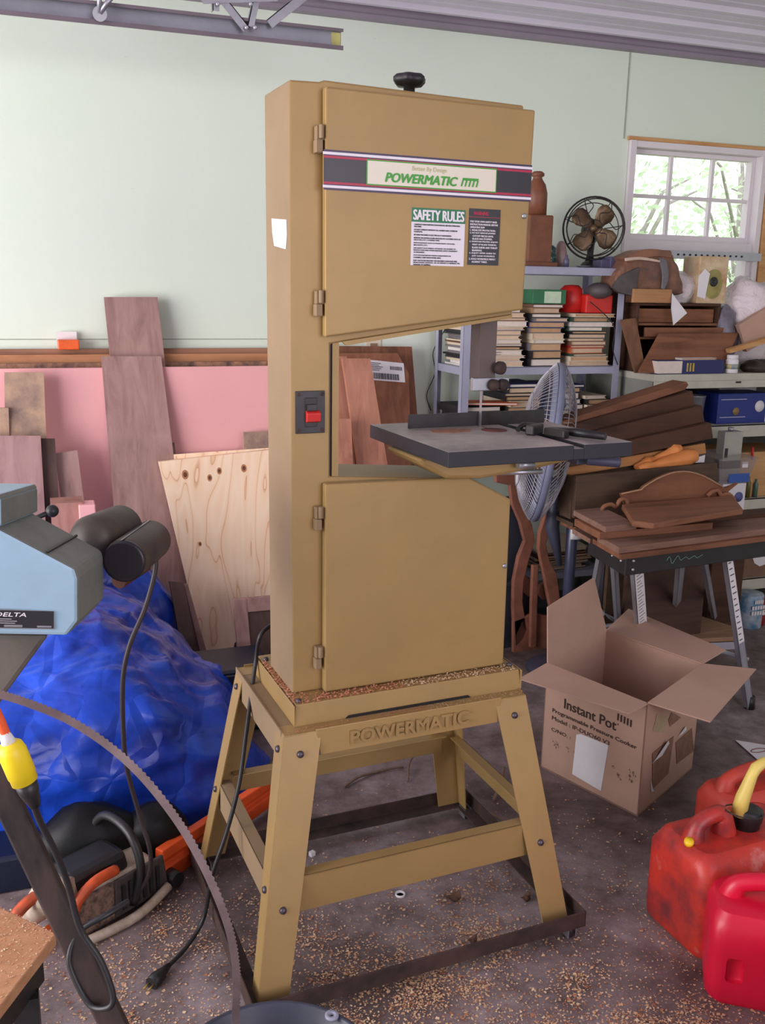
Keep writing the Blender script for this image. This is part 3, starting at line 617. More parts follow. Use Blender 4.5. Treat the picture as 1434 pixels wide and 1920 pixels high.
# wood panels seen through the throat of the saw
PANL = wood('reddish_veneer', rgb(122, 76, 54), rgb(160, 108, 80))
def lean_s(*a, **k): return lean(*a, **k)
lean_s('door_slab', [(560, 648), (772, 650), (800, 1000), (560, 1000)], 3.72, 3.93, 1.26, .03, MIDZ, 'large reddish brown slab standing behind the bandsaw throat', 'panel')
lean_s('wood_panel', [(560, 662), (745, 662), (766, 700), (775, 1000), (560, 1000)], 3.62, 3.88, 1.24, .02, PANL, 'veneered panel with a white shipping label behind the bandsaw throat', 'panel')
pnl = COL.objects[-1]; pr_ = lean_plane(3.62, 3.88, 1.24)
lb = MB(); c4 = [on_plane(x, y, *pr_) - Vector((0, .003, 0)) for x, y in ((692, 712), (759, 717), (756, 681), (689, 674))]
xv = c4[1]-c4[0]; yv = c4[3]-c4[0]; lb.prism(c4, (0, -.001, 0), 0)
nrm = xv.cross(yv).normalized(); off = Vector((0, -.0016, 0))
random.seed(11); x = .12
while x < .82:
    w_ = random.choice((.008, .014, .02)); lb.prism([c4[0]+off+xv*x+yv*.08, c4[0]+off+xv*(x+w_)+yv*.08, c4[0]+off+xv*(x+w_)+yv*.38, c4[0]+off+xv*x+yv*.38], (0, -.0004, 0), 1); x += w_+random.choice((.008, .016))
x = .60
while x < .92:
    w_ = random.choice((.008, .014)); lb.prism([c4[0]+off+xv*x+yv*.58, c4[0]+off+xv*(x+w_)+yv*.58, c4[0]+off+xv*(x+w_)+yv*.76, c4[0]+off+xv*x+yv*.76], (0, -.0004, 0), 1); x += w_+.012
for k in range(5): lb.prism([c4[0]+off+xv*.05+yv*(.5+.085*k), c4[0]+off+xv*(.3+.05*(k % 3))+yv*(.5+.085*k), c4[0]+off+xv*(.3+.05*(k % 3))+yv*(.53+.085*k), c4[0]+off+xv*.05+yv*(.53+.085*k)], (0, -.0004, 0), 1)
lb.v = [v-pnl.location for v in lb.v]
build('shipping_label', lb, [WHITE, INK], pnl, label='white shipping label with a barcode')
REDW = wood('pink_cedar_board', rgb(158, 102, 82), rgb(194, 138, 114))
lean_s('cedar_board', [(642, 672), (694, 672), (728, 880), (745, 1000), (690, 1000)], 3.50, 3.72, 1.2, .02, REDW, 'tall pinkish cedar board leaning in front of the labelled panel', 'board')
lean_s('cedar_board', [(600, 668), (650, 668), (676, 1000), (600, 1000)], 3.56, 3.78, 1.22, .02, REDW, 'short pinkish board beside the tall cedar board in the throat', 'board')
lean_s('cedar_board', [(600, 785), (658, 785), (668, 1000), (600, 1000)], 3.44, 3.62, 1.0, .02, REDW, 'lowest pinkish board just behind the throat channel of the saw', 'board')
# wall outlet above the panels
oc = P(700, 640, Y=WY)
ot = root('wall_outlet', (oc.x, WY, oc.z-.055), 'cream electrical outlet plate on the mint wall behind the saw', 'outlet')
build('plate', MB().b2(oc.x-.035, oc.x+.035, WY-.005, WY, oc.z-.055, oc.z+.055), paint('cream_plastic', rgb(218, 208, 186), .5, 0, 0, 5, 0), ot, bevel=.002)
build('socket', MB().b2(oc.x-.016, oc.x+.016, WY-.008, WY-.004, oc.z-.035, oc.z-.008).b2(oc.x-.016, oc.x+.016, WY-.008, WY-.004, oc.z+.008, oc.z+.035), paint('brown_socket', rgb(150, 120, 90), .5, 0, 0, 5, 0), ot)

# ------------------------------------------------------------------ blue tarps
def tarp_mat():
    m, nt, b = _nodes('blue_tarp'); v = _coord(nt, (1, 1, 1), False)
    f = _noise(nt, v, 5, 5, .6, .4); h = _noise(nt, v, 7, 3, .5, .3)
    nt.links.new(_ramp(nt, f, [(.3, rgb(18, 40, 132)), (.65, rgb(36, 84, 212))]), b.inputs['Base Color'])
    b.inputs['Roughness'].default_value = .28; vo = nt.nodes.new('ShaderNodeTexVoronoi'); vo.inputs['Scale'].default_value = 7; vo.feature = 'DISTANCE_TO_EDGE'
    vm = nt.nodes.new('ShaderNodeVectorMath'); vm.operation = 'ADD'; nn = nt.nodes.new('ShaderNodeTexNoise'); nn.inputs['Scale'].default_value = 4
    sc2 = nt.nodes.new('ShaderNodeVectorMath'); sc2.operation = 'SCALE'; sc2.inputs['Scale'].default_value = .16
    nt.links.new(v, nn.inputs['Vector']); nt.links.new(nn.outputs['Color'], sc2.inputs[0]); nt.links.new(v, vm.inputs[0]); nt.links.new(sc2.outputs[0], vm.inputs[1]); nt.links.new(vm.outputs[0], vo.inputs['Vector'])
    mn = nt.nodes.new('ShaderNodeMath'); mn.operation = 'MINIMUM'; mn.inputs[1].default_value = .22; nt.links.new(vo.outputs['Distance'], mn.inputs[0])
    ad = nt.nodes.new('ShaderNodeMath'); ad.operation = 'MULTIPLY_ADD'; ad.inputs[1].default_value = .35; nt.links.new(h, ad.inputs[0]); nt.links.new(mn.outputs[0], ad.inputs[2])
    _bump(nt, b, ad.outputs[0], .5, .035); return m
TARP = tarp_mat()
def fold(p, s, seed):
    v = 0; a = 1
    for k in range(4):
        q = Vector((p.x*s+seed, p.y*s+p.z*s*.7, p.z*s*.5+seed*2)); v += a*(1-abs(noise.noise(q))*2.6); a *= .5; s *= 2.05
    return v
def tarp(name, cx, cyy, rx, ry, ridge, label, seed, amp=.022, nx=200, ny=110):
    mb = MB()
    def fn(u, v):
        th = u*2*math.pi; rr = v
        e = 3.2; c, s = math.cos(th), math.sin(th)
        k = (abs(c)**e+abs(s)**e)**(-1/e)
        x = cx+rx*k*c*min(1, rr*1.25); y = cyy+ry*k*s*min(1, rr*1.25)
        H = 0
        for i in range(len(ridge)-1):
            (x0, h0), (x1, h1) = ridge[i], ridge[i+1]
            if x0 <= x <= x1: H = h0+(h1-h0)*(x-x0)/(x1-x0)
        if x <= ridge[0][0]: H = ridge[0][1]
        if x >= ridge[-1][0]: H = ridge[-1][1]
        if rr < .8: z = H*(1-.35*(rr/.8)**2.5)
        else: z = H*.65*(1-(rr-.8)/.2)
        flare = 1+.10*max(0, (rr-.8)/.2)*(1+.6*noise.noise(Vector((th*2.5, seed, 0))))
        x = cx+(x-cx)*flare; y = cyy+(y-cyy)*flare
        p = Vector((x, y, z)); w_ = Vector((noise.noise(p*2.1), noise.noise(p*2.1+Vector((5, 5, 5))), 0))*.12; d = (fold(p+w_, 1.6, seed)*.8 + .3*fold(p-w_, 4.1, seed+3))*amp
        out = Vector((c*.7, s*.7, 1 if rr < .8 else .1)).normalized()
        p = p+out*d; p.z = max(p.z, .001); return p
    mb.grid(nx, ny, fn)
    return single(name, mb, TARP, label, 'tarp', merge=True)
tarp('tarpaulin', -.42, 2.92, .90, .46, [(-1.2, .42), (-.5, .46), (-.1, .48), (.10, .56), (.22, .52), (.34, .42), (.44, .30), (.5, .26)], 'large crumpled blue tarp draped over a heap beside the bandsaw stand', 3.1, .05)
tarp('tarpaulin', .12, 3.50, .29, .10, [(-.2, .50), (.1, .56), (.3, .54), (.4, .50)], 'small blue tarp bundle standing behind the large one', 8.7, .02, 70, 50)
# dark blue bin behind the tarp
bn = MB(); c = P(405, 1225, Y=3.05)
NAVY = paint('navy_plastic', rgb(18, 28, 52), .45, 0, .1, 12, .05)
bn.loft([(c.x-.06, 2.98, 0), (c.x+.14, 2.98, 0), (c.x+.14, 3.14, 0), (c.x-.06, 3.14, 0)], [(c.x-.075, 2.96, .225), (c.x+.16, 2.96, .225), (c.x+.16, 3.16, .225), (c.x-.075, 3.16, .225)])
bn.b2(c.x-.085, c.x+.17, 2.95, 3.17, .225, .242)
single('plastic_bin', bn, NAVY, 'dark navy plastic bin between the blue tarp and the saw stand', 'bin', bevel=.008)

# ------------------------------------------------------------------ pale blue machine at the left
def BM(px, py, Y=1.62): return P(px, py, Y=Y)
DBL = paint('pale_blue_machine_paint', rgb(160, 192, 212), .42, .1, .05, 6, .05); DGY = paint('machine_grey_green', rgb(122, 126, 120), .7, 0, .12, 8, .08)
Yf = 1.62
f0 = [(-170, 900), (-60, 962), (0, 993), (140, 1067), (146, 1085), (146, 1165), (125, 1192), (-170, 1187)]
front = [BM(x, y) for x, y in f0]
e1 = P(207, 1020, Y=1.90)-BM(140, 1067); e1 = e1.normalized()*.21
bmr = root('belt_grinder', (front[2].x-.05, 1.75, 0), 'pale blue workshop machine with a dark motor, cut off by the left edge', 'machine')
hs = MB(); hs.prism(front, e1, 0)
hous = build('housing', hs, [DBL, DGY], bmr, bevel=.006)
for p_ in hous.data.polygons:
    if p_.normal.x > .6 or p_.normal.z > .5: p_.material_index = 1     # darker grey-green on the right side and top faces
ub = MB(); u0 = [BM(x, y) for x, y in ((-170, 960), (-170, 935), (2, 936), (3, 985), (-20, 996))]
ub.prism(u0, e1*1.0); ub2 = [BM(x, y) for x, y in ((-170, 936), (-170, 925), (-3, 927), (2, 937))]; ub.prism(ub2, e1*1.0)
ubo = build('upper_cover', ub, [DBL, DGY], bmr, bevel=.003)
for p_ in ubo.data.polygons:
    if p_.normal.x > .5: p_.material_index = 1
sm = build('cover_seam', MB().prism([BM(86, 1037)+Vector((0, -.0004, .0005)), BM(89, 1038.5)+Vector((0, -.0004, .0005)), BM(89, 1037)+Vector((0, -.0004, .002)), BM(86, 1035.5)+Vector((0, -.0004, .002))], e1), DARKST, hous)
# rating plate
c4 = [BM(x, y, Yf-.0015) for x, y in ((-70, 1177), (103, 1180), (100, 1146), (-70, 1139))]
xv = c4[1]-c4[0]; yv = c4[3]-c4[0]; np_ = MB()
np_.prism(c4, (0, -.0006, 0), 1)
i4 = [c4[0]+xv*.01+yv*.05, c4[0]+xv*.985+yv*.05, c4[0]+xv*.985+yv*.92, c4[0]+xv*.01+yv*.92]; np_.prism([p-Vector((0, .0008, 0)) for p in i4], (0, -.0003, 0), 0)
text_mb(np_, 'DELTA', c4[0]+xv*.34+yv*.62, xv*.34, yv*.2, .0014, .0003, shear=.2, bold=.02, mi=2)
for k, (a, b) in enumerate(((.2, .52), (.2, .58), (.2, .56))):
    quad_on(np_, c4[0]+xv*a+yv*(.48-.10*k), xv*(b-a), yv*.02, .0014, .0002, 2)
quad_on(np_, c4[0]+xv*.44+yv*.09, xv*.2, yv*.12, .0014, .0002, 1); quad_on(np_, c4[0]+xv*.80+yv*.09, xv*.16, yv*.10, .0014, .0002, 1)
build('rating_plate', np_, [STK_BLK, STEEL, STK_WHT], hous, label='dark maker plate reading DELTA')
# motor
DMO = paint('dusty_dark_motor', rgb(58, 50, 54), .5, .1, .2, 9, .1, c2=rgb(84, 74, 60))
mo = MB(); a = BM(233, 1052, 1.80); b = BM(286, 1010, 2.0); d = (b-a).normalized()
mo.lathe([(.0001, -.002), (.036, -.002), (.040, .004), (.042, .012), (.042, (b-a).length-.012), (.036, (b-a).length), (.0001, (b-a).length+.006)], a, d, 28)
mot = build('motor', mo, DMO, bmr)
a2 = BM(165, 1015, 1.86); b2_ = BM(238, 985, 2.02); d2 = (b2_-a2).normalized()
mo2 = MB().lathe([(.0001, -.005), (.040, 0), (.048, .02), (.048, (b2_-a2).length-.03), (.036, (b2_-a2).length-.006), (.0001, (b2_-a2).length)], a2, d2, 28)
build('motor_drum', mo2, DMO, bmr)
build('motor_bracket', MB().tube([BM(222, 1090, 1.86), BM(270, 1060, 1.94), BM(250, 1030, 1.95)], .016, 8), paint('rust_brown', rgb(96, 54, 40), .7, .2, .1, 9, .1), bmr)
build('end_ring', MB().lathe([(.034, -.005), (.040, -.005), (.041, .003), (.035, .003)], a, d, 28), paint('dark_ring', rgb(44, 40, 46), .35, .2, 0, 5, 0), mot)
build('seam_band', MB().prism([a+Vector((-.005, 0, .0415)), a+Vector((.000, 0, .0425)), a+Vector((0, 0, .0435)), a+Vector((-.005, 0, .0425))], (b-a)*.95), STEEL, mot)
kb_ = P(98, 958, Y=1.9); build('black_knob', MB().ball(kb_, .0125).cyl(kb_, kb_+Vector((-.05, 0, -.02)), .005), BLACK, bmr)
# its column and base standing on the floor
cx_ = BM(20, 1200, 1.72).x
colm = MB(); cp4 = [BM(x, y, 1.70) for x, y in ((-160, 1188), (94, 1190), (12, 1302), (-60, 1420), (-160, 1900))]; cp4[-1].z = .03; cp4.append(cp4[-1]+Vector((-.12, 0, 0))); colm.prism(cp4, (0, .10, 0)); build('pedestal', colm, paint('grey_brown_casting', rgb(112, 104, 96), .7, .1, .2, 7, .1), bmr, bevel=.01)
build('foot_plate', MB().b2(cp4[-1].x-.06, cp4[-2].x+.03, 1.64, 1.9, 0, .03), paint('grey_brown_casting', rgb(112, 104, 96), .7, .1, .2, 7, .1), bmr, bevel=.01)
cs = smooth_path([P(290, 1035, Y=1.97), P(291, 1070, Y=1.96), P(272, 1140, Y=1.95), P(243, 1210, Y=1.94), P(230, 1280, Y=1.94), P(232, 1390, Y=1.95), P(240, 1450, Y=1.98), P(262, 1530, Y=2.0), P(282, 1600, Y=2.0), P(275, 1650, z=.10), P(240, 1690, z=.04), P(190, 1720, z=.012)])
build('power_cord', MB().tube(cs, .0052, 8), paint('brown_black_cord', rgb(52, 42, 44), .5, 0, .1, 9, 0), bmr)

# ------------------------------------------------------------------ chainsaw and what lies around it
CO = Vector((.06, 2.16, 0)); cang = .55
def cw(x, y, z): 
    return CO + Vector((x*math.cos(cang)-y*math.sin(cang), x*math.sin(cang)+y*math.cos(cang), z))
csw = root('chainsaw', CO, 'dirty orange, white and black chainsaw lying on the floor under the blue tarp', 'chainsaw', rz=cang)
ORG = paint('chainsaw_orange', rgb(214, 84, 36), .5, 0, .25, 18, .1, c2=rgb(150, 70, 40)); CRM = paint('dirty_cream_plastic', rgb(206, 190, 170), .55, 0, .2, 16, .05, c2=rgb(150, 130, 110))
def cbox(x0, x1, y0, y1, z0, z1, mb=None):
    mb = mb or MB(); return mb.loft([cw(x0, y0, z0), cw(x1, y0, z0), cw(x1, y1, z0), cw(x0, y1, z0)], [cw(x0+.008, y0+.008, z1), cw(x1-.008, y0+.008, z1), cw(x1-.008, y1-.008, z1), cw(x0+.008, y1-.008, z1)])
build('crankcase', cbox(-.13, .13, -.07, .07, .01, .10), CRM, csw, bevel=.012)
build('starter_cover', cbox(-.02, .14, -.09, -.066, .015, .11), paint('dusty_black_cover', rgb(76, 66, 64), .6, 0, .2, 30, .1), csw, bevel=.006)
sl = MB()
for k in range(6): sl.prism([cw(.0+.02*k, -.0915, .03), cw(.010+.02*k, -.0915, .03), cw(.010+.02*k, -.0915, .095), cw(.0+.02*k, -.0915, .095)], Vector((math.sin(cang), -math.cos(cang), 0))*.002)
build('cooling_slots', sl, INK, csw)
build('engine_cover', cbox(-.12, .06, -.05, .06, .09, .15), BLACK, csw, bevel=.018)
build('orange_shroud', MB().tube(smooth_path([cw(-.13, -.075, .03), cw(-.12, -.08, .10), cw(-.07, -.08, .135), cw(.0, -.07, .13)], 5), .013, 8), ORG, csw)
build('dusty_casing', cbox(-.12, .0, -.085, -.05, .01, .10), paint('dusty_metal_mix', rgb(150, 122, 104), .8, .1, .3, 60, .6, c2=rgb(64, 52, 50)), csw, bevel=.006)
build('air_filter_cover', MB().tube([cw(-.16, .04, .05), cw(-.15, -.02, .12), cw(-.11, -.06, .13)], [.03, .045, .03], 10), CRM, csw)
hb = smooth_path([cw(.03, -.09, .03), cw(.05, -.10, .12), cw(.05, -.06, .20), cw(.05, .04, .21), cw(.04, .09, .14), cw(.03, .09, .05)], 5)
build('front_handle', MB().tube(hb, .011, 10), BLACK, csw)
build('rear_handle', MB().tube(smooth_path([cw(-.12, -.02, .03), cw(-.22, -.02, .03), cw(-.25, -.02, .09), cw(-.20, -.02, .13), cw(-.12, -.02, .13)], 5), .014, 10), ORG, csw)
build('base_skirt', MB().tube(smooth_path([cw(-.12, -.10, .012), cw(.02, -.115, .012), cw(.13, -.10, .03)], 5), .012, 8), CRM, csw)
build('bar_nut', MB().cyl(cw(.16, -.06, .03), cw(.16, -.10, .03), .02), BLACK, csw)
# bar in its orange scabbard: from beside the saw to beyond the stand
pA = P(290, 1625, z=.05); pB = P(505, 1478, z=.06); d = (pB-pA).normalized(); sdv = Vector((-d.y, d.x, 0))
sc_ = MB(); prof_ = [(-.030, -.045), (-.034, .0), (-.020, .008), (-.022, .02), (-.034, .028), (-.030, .055), (-.004, .055), (0, .0), (-.004, -.045)]
sc_.loft([pA+sdv*a+Vector((0, 0, b)) for a, b in prof_], [pB+sdv*a*.9+Vector((0, 0, b*.85)) for a, b in prof_])
build('bar_scabbard', sc_, paint('bright_orange_plastic', rgb(232, 88, 34), .5, 0, .12, 10, .05), csw, bevel=.003, label='bright orange ribbed bar cover')
bb = P(215, 1565, z=.12)
bg = MB().ball((bb.x-.06, bb.y+.02, .10), (.14, .08, .10), 24, 14).ball((bb.x+.10, bb.y+.02, .09), (.09, .07, .09), 24, 14)
for i, v in enumerate(bg.v): bg.v[i] = Vector((v.x, v.y, max(.001, v.z + .015*fold(v, 4, 2)-.01)))
single('plastic_bag', bg, paint('glossy_black_bag', rgb(10, 10, 12), .5, 0, .05, 9, .2, spec=.25), 'glossy black bag lying behind the chainsaw under the tarp', 'bag')
dk = MB().b2(-.55, P(60, 1620, z=.06).x, 2.28, 2.42, 0, .10); single('tool_case', dk, NAVY, 'low dark case on the floor left of the chainsaw', 'case', bevel=.01)

# ------------------------------------------------------------------ bench corner, dark leg, cords (front left)
BZ = .45; b1_ = P(105, 1750, z=BZ); b0_ = P(-60, 1672, z=BZ); b2_ = P(-60, 1965, z=BZ)
wb = root('workbench', (b0_.x, b1_.y-.1, 0), 'corner of a low pine-topped workbench strewn with sawdust at the lower left', 'workbench')
b3_ = b0_+(b2_-b1_)
build('bench_top', MB().prism([b1_, b0_, b3_, b2_], (0, 0, -.022)), wood('bench_pine', rgb(176, 124, 88), rgb(206, 156, 116), 'X'), wb, bevel=.002)
dd1 = (b0_-b1_).normalized(); dd2 = (b2_-b1_).normalized()
build('bench_rail', MB().prism([b1_+dd1*.02+dd2*.02+Vector((0, 0, -.023)), b1_+dd1*.05+dd2*.02+Vector((0, 0, -.023)), b2_+dd1*.05+Vector((0, 0, -.023)), b2_+dd1*.02+Vector((0, 0, -.023))], (0, 0, -.06)), DARKST, wb)
lgx = b1_+dd1*.035+dd2*.06
build('bench_leg', MB().b2(lgx.x-.02, lgx.x+.02, lgx.y-.02, lgx.y+.02, 0, BZ-.08), DARKST, wb)
random.seed(5); dmb = MB()
for k in range(1500):
    p = b1_+(b0_-b1_)*random.random()+(b2_-b1_)*random.random()**1.5; s = random.uniform(.0006, .0022); a_ = random.uniform(0, 6.28); p = p+Vector((0, 0, random.uniform(.0006, .0015)))
    dmb.add([p+Vector((math.cos(a_), math.sin(a_), 0))*s, p+Vector((-math.sin(a_), math.cos(a_), .3))*s, p-Vector((math.cos(a_), math.sin(a_), 0))*s*1.6], [(0, 1, 2)], random.choice((0, 1)))
single('fine_sawdust', dmb, [paint('dust_red', rgb(190, 112, 78)), paint('dust_tan', rgb(206, 168, 130))], 'fine sawdust lying on the pine top of the workbench', 'sawdust', kind='stuff')
l0 = P(-25, 1420, Y=1.28); l1 = P(245, 1990, Y=1.12); dl_ = (l1-l0).normalized(); foot = l1+dl_*((0-l1.z)/dl_.z)
legm = MB(); sd_ = dl_.cross(Vector((0, 1, 0))).normalized()
for s in (0,): legm.loft([l0+sd_*.017+Vector((0, -.012, 0)), l0-sd_*.017+Vector((0, -.012, 0)), l0-sd_*.017+Vector((0, .012, 0)), l0+sd_*.017+Vector((0, .012, 0))], [Vector((q.x, q.y, max(q.z, 0))) for q in (foot+sd_*.017+Vector((0, -.012, 0)), foot-sd_*.017+Vector((0, -.012, 0)), foot-sd_*.017+Vector((0, .012, 0)), foot+sd_*.017+Vector((0, .012, 0)))])
single('stand_leg', legm, wood('black_stained_wood', rgb(34, 28, 30), rgb(72, 56, 50)), 'dark slanting wooden leg crossing the lower left corner in front of the chainsaw', 'leg', bevel=.003)
ex = root('extension_cord', P(-20, 1480, Y=1.14), 'orange extension cord ending in a yellow socket with a black cord plugged in', 'extension cord')
Yc = 1.10
y0 = P(18, 1398, Y=Yc); y1 = P(48, 1468, Y=Yc); dy_ = (y1-y0).normalized()
build('orange_cord', MB().tube(smooth_path([P(-60, 1250, Y=Yc), P(-20, 1310, Y=Yc), P(0, 1350, Y=Yc), P(12, 1380, Y=Yc)]), .0055, 8), paint('orange_cord_rubber', rgb(232, 90, 40), .5, 0, 0, 5, 0), ex)
build('strain_relief', MB().tube([P(8, 1374, Y=Yc), P(18, 1396, Y=Yc)], [.006, .009], 10), WHITE, ex)
build('yellow_socket', MB().lathe([(.010, -.004), (.0145, 0), (.0165, .008), (.0165, .040), (.0155, .0405), (.0155, .050), (.012, .050)], y0, dy_, 20), paint('yellow_plastic', rgb(244, 214, 36), .4, 0, 0, 5, 0), ex)
bc = smooth_path([y1, P(60, 1500, Y=1.11), P(75, 1540, Y=1.12), P(105, 1600, Y=1.13), P(128, 1660, Y=1.14), P(150, 1740, Y=1.14), P(188, 1800, Y=1.13), P(211, 1862, Y=1.12), P(205, 1888, Y=1.12), P(170, 1885, Y=1.14), P(138, 1830, Y=1.16), P(130, 1790, Y=1.17), P(150, 1745, Y=1.18), P(200, 1715, Y=1.18), P(240, 1690, Y=1.20)], 6)
build('black_cord', MB().tube(bc, .0042, 8), BLACK, ex)
build('black_plug', MB().tube([y1-dy_*.004, y1+dy_*.012, y1+dy_*.034], [.0135, .012, .006], 12), BLACK, ex)

# ------------------------------------------------------------------ black bucket with the bandsaw blade in it
bc_ = Vector((.255, 1.13, 0)); BR = .163; BH = .37
bk = root('bucket', bc_, 'wide black plastic bucket cut off by the bottom edge', 'bucket')
bp = MB().lathe([(.0001, .0), (BR-.03, .0), (BR-.004, BH-.012), (BR, BH-.012), (BR+.004, BH-.004), (BR, BH), (BR-.006, BH-.002), (BR-.034, .006), (.0001, .006)], bc_, (0, 0, 1), 48)
build('pail', bp, paint('dark_grey_plastic', rgb(58, 60, 74), .4, 0, .12, 20, .05), bk)
ep = P(622, 1901, z=BH+.004); build('ear', MB().lathe([(.004, -.002), (.011, -.002), (.011, .003), (.004, .003), (.004, -.002)], (ep.x, ep.y, BH), (0, 0, 1), 18), paint('grey_plastic_ear', rgb(150, 150, 168), .45, 0, 0, 5, 0), bk)
pth = [(-330, 1560), (-260, 1400), (-150, 1310), (-60, 1290), (0, 1303), (60, 1322), (130, 1352), (200, 1397), (262, 1452), (318, 1520), (360, 1585), (400, 1665), (428, 1740), (440, 1800), (443, 1850), (441, 1900)]
path = smooth_path([P(x, y, Y=1.20 if x > 430 else 1.20+min(.10, (430-x)*.0004)) for x, y in pth], 16)
path.append(Vector((path[-1].x, path[-1].y, .03)))
W_b = .0105; bl = MB(); vs = []; n = len(path)
cum = 0; teeth = 0
for i in range(n-1):
    a, b = path[i], path[i+1]; seg = (b-a).length; m_ = max(1, int(seg/.0032))
    for k in range(m_):
        p0 = a.lerp(b, k/m_); p1 = a.lerp(b, (k+1)/m_); t = (b-a).normalized()
        view = (p0-CAM).normalized(); out = Vector((0, 1, 0)).cross(t).normalized()
        if out.dot(Vector((1, 0, 1))) < 0: out = -out
        w0 = -out*(W_b*.5); tooth = out*(W_b*.5+.0018) if teeth % 2 == 0 else out*(W_b*.5)
        base = out*(W_b*.5)
        vs += [p0+w0, p0+base+(out*.0022 if teeth % 2 == 0 else Vector())]; teeth += 1
N = len(vs)//2; th_ = Vector((0, .0009, 0))
bl.add(vs+[v+th_ for v in vs], [(2*i, 2*i+1, 2*i+3, 2*i+2) for i in range(N-1)] + [(2*N+2*i, 2*N+2*i+2, 2*N+2*i+3, 2*N+2*i+1) for i in range(N-1)] + [(2*i+1, 2*N+2*i+1, 2*N+2*i+3, 2*i+3) for i in range(N-1)] + [(2*i, 2*i+2, 2*N+2*i+2, 2*N+2*i) for i in range(N-1)])
single('steel_band', bl, paint('dull_blade_steel', rgb(138, 118, 118), .5, .4, .15, 20, .1), 'loose toothed bandsaw blade arching from the left edge down into the bucket', 'saw blade')

# ------------------------------------------------------------------ grey metal shelving with books
SHG = paint('lavender_grey_enamel', rgb(168, 168, 188), .45, .15, .06, 6, .04)
SX0, SX1, SY0, SY1 = 1.655, 2.415, 3.62, 3.92
SL = (1.600, 1.182, .770, .250)
sh = root('shelving_unit', ((SX0+SX1)/2, (SY0+SY1)/2, 0), 'grey metal shelving unit loaded with books beside the window', 'shelves')
for x, dx in ((SX0, 1), (SX1, -1)):
    for y, dy in ((SY0, 1), (SY1, -1)):
        m = MB(); m.b2(x, x+dx*.032, y, y+dy*.002, 0, 1.603); m.b2(x, x+dx*.002, y, y+dy*.032, 0, 1.603)
        build('post', m, SHG, sh)
for z in SL:
    m = MB(); m.b2(SX0+.003, SX1-.003, SY0+.003, SY1-.003, z-.003, z); m.b2(SX0+.03, SX1-.03, SY0+.003, SY0+.005, z-.032, z); m.b2(SX0+.003, SX0+.005, SY0, SY1, z-.032, z)
    m.b2(SX1-.005, SX1-.003, SY0, SY1, z-.032, z); m.b2(SX0+.03, SX1-.03, SY1-.005, SY1-.003, z-.032, z); build('shelf', m, SHG, sh)
COVERS = [('cream', (214, 196, 170)), ('dark blue', (40, 46, 96)), ('black', (38, 34, 36)), ('red', (176, 44, 44)), ('brown', (112, 76, 56)), ('dark green', (44, 70, 56)), ('grey', (120, 112, 116)), ('tan', (172, 136, 98)), ('white', (222, 214, 208)), ('maroon', (98, 38, 40)), ('orange', (200, 100, 60))]
PAGE = [paint('page_cream', rgb(214, 186, 158), .9, 0, .05, 40, 0), paint('page_tan', rgb(192, 154, 118), .9, 0, .05, 40, 0), paint('page_white', rgb(222, 208, 198), .9, 0, .04, 40, 0)]
for n_, c in COVERS: paint('cover_'+n_, rgb(*c), .6, 0, .06, 25, 0)
ORD = ['topmost', 'second', 'third', 'fourth', 'fifth', 'sixth', 'seventh', 'eighth', 'ninth', 'tenth', 'eleventh', 'twelfth', 'thirteenth', 'fourteenth', 'fifteenth', 'sixteenth', 'seventeenth', 'eighteenth', 'nineteenth', 'twentieth']
def book(x, y, z, w, d, t, rz, cov, page, label, group, kind_='book'):
    """lying flat; spine to the left, page edges to the front"""
    r = root(kind_, (x+w/2, y+d/2, z), label, 'magazine' if kind_ == 'magazine' else 'book', group, rz)
    r['_local'] = 1; b = min(.003, t*.18)
    m = MB(); m.b2(-w/2, w/2, -d/2, d/2, 0, b); m.b2(-w/2, w/2, -d/2, d/2, t-b, t); m.b2(-w/2-.001, -w/2+.003, -d/2, d/2, .0003, t-.0003)
    build('cover', m, MATS['cover_'+cov], r); build('page_block', MB().b2(-w/2+.003, w/2-.004, -d/2+.004, d/2-.004, b, t-b), PAGE[page], r)
    return r
def stack(xc, y, z, ztop, w, d, tr, names, where, group, seed, maxn=20, kind_='book'):
    random.seed(seed); items = []; zz = z
    while zz < ztop-.008 and len(items) < maxn:
        t = random.uniform(*tr); t = min(t, ztop-zz) if ztop-zz > .008 else t
        items.append((zz, t)); zz += t+.0004
    n = len(items)
    for i, (zb, t) in enumerate(items):
        ww = w*random.uniform(.82, 1.06); dd = d*random.uniform(.85, 1.05); cov = random.choice(names); pg = random.choice((0, 0, 1, 2))
        pos = n-1-i; o_ = ORD[pos] if pos < len(ORD) else 'low'
        lab = f'{cov} {kind_}, {o_} from top of {where}' if pos else f'{cov} {kind_}, topmost of {where}'
        book(xc-w/2+random.uniform(-.008, .008), y+random.uniform(0, .02), zb, ww, dd, t, random.uniform(-.07, .07), cov, pg, lab, group, kind_)
    return zz
G2 = 'books stacked on the middle shelf'; z2 = SL[1]+.0005
stack(SX0+.115, 3.645, z2, z2+.20, .17, .22, (.006, .014), ['white', 'cream', 'grey', 'brown', 'black'], 'the leftmost magazine pile on the middle shelf', G2, 21, 20, 'magazine')
s2t = stack(1.875, 3.64, z2, z2+.245, .155, .21, (.010, .024), ['cream', 'black', 'grey', 'maroon', 'brown', 'white'], 'the second book stack on the middle shelf', G2, 22)
s3t = stack(2.065, 3.635, z2, z2+.262, .165, .21, (.014, .034), ['black', 'dark blue', 'grey', 'brown', 'cream', 'tan'], 'the book stack under the green box', G2, 23)
s4t = stack(2.275, 3.635, z2, z2+.225, .20, .22, (.008, .024), ['cream', 'red', 'dark green', 'black', 'brown', 'orange', 'white'], 'the book stack under the red tool case', G2, 24)
G3 = 'books stacked on the third shelf'; z3 = SL[2]+.0005
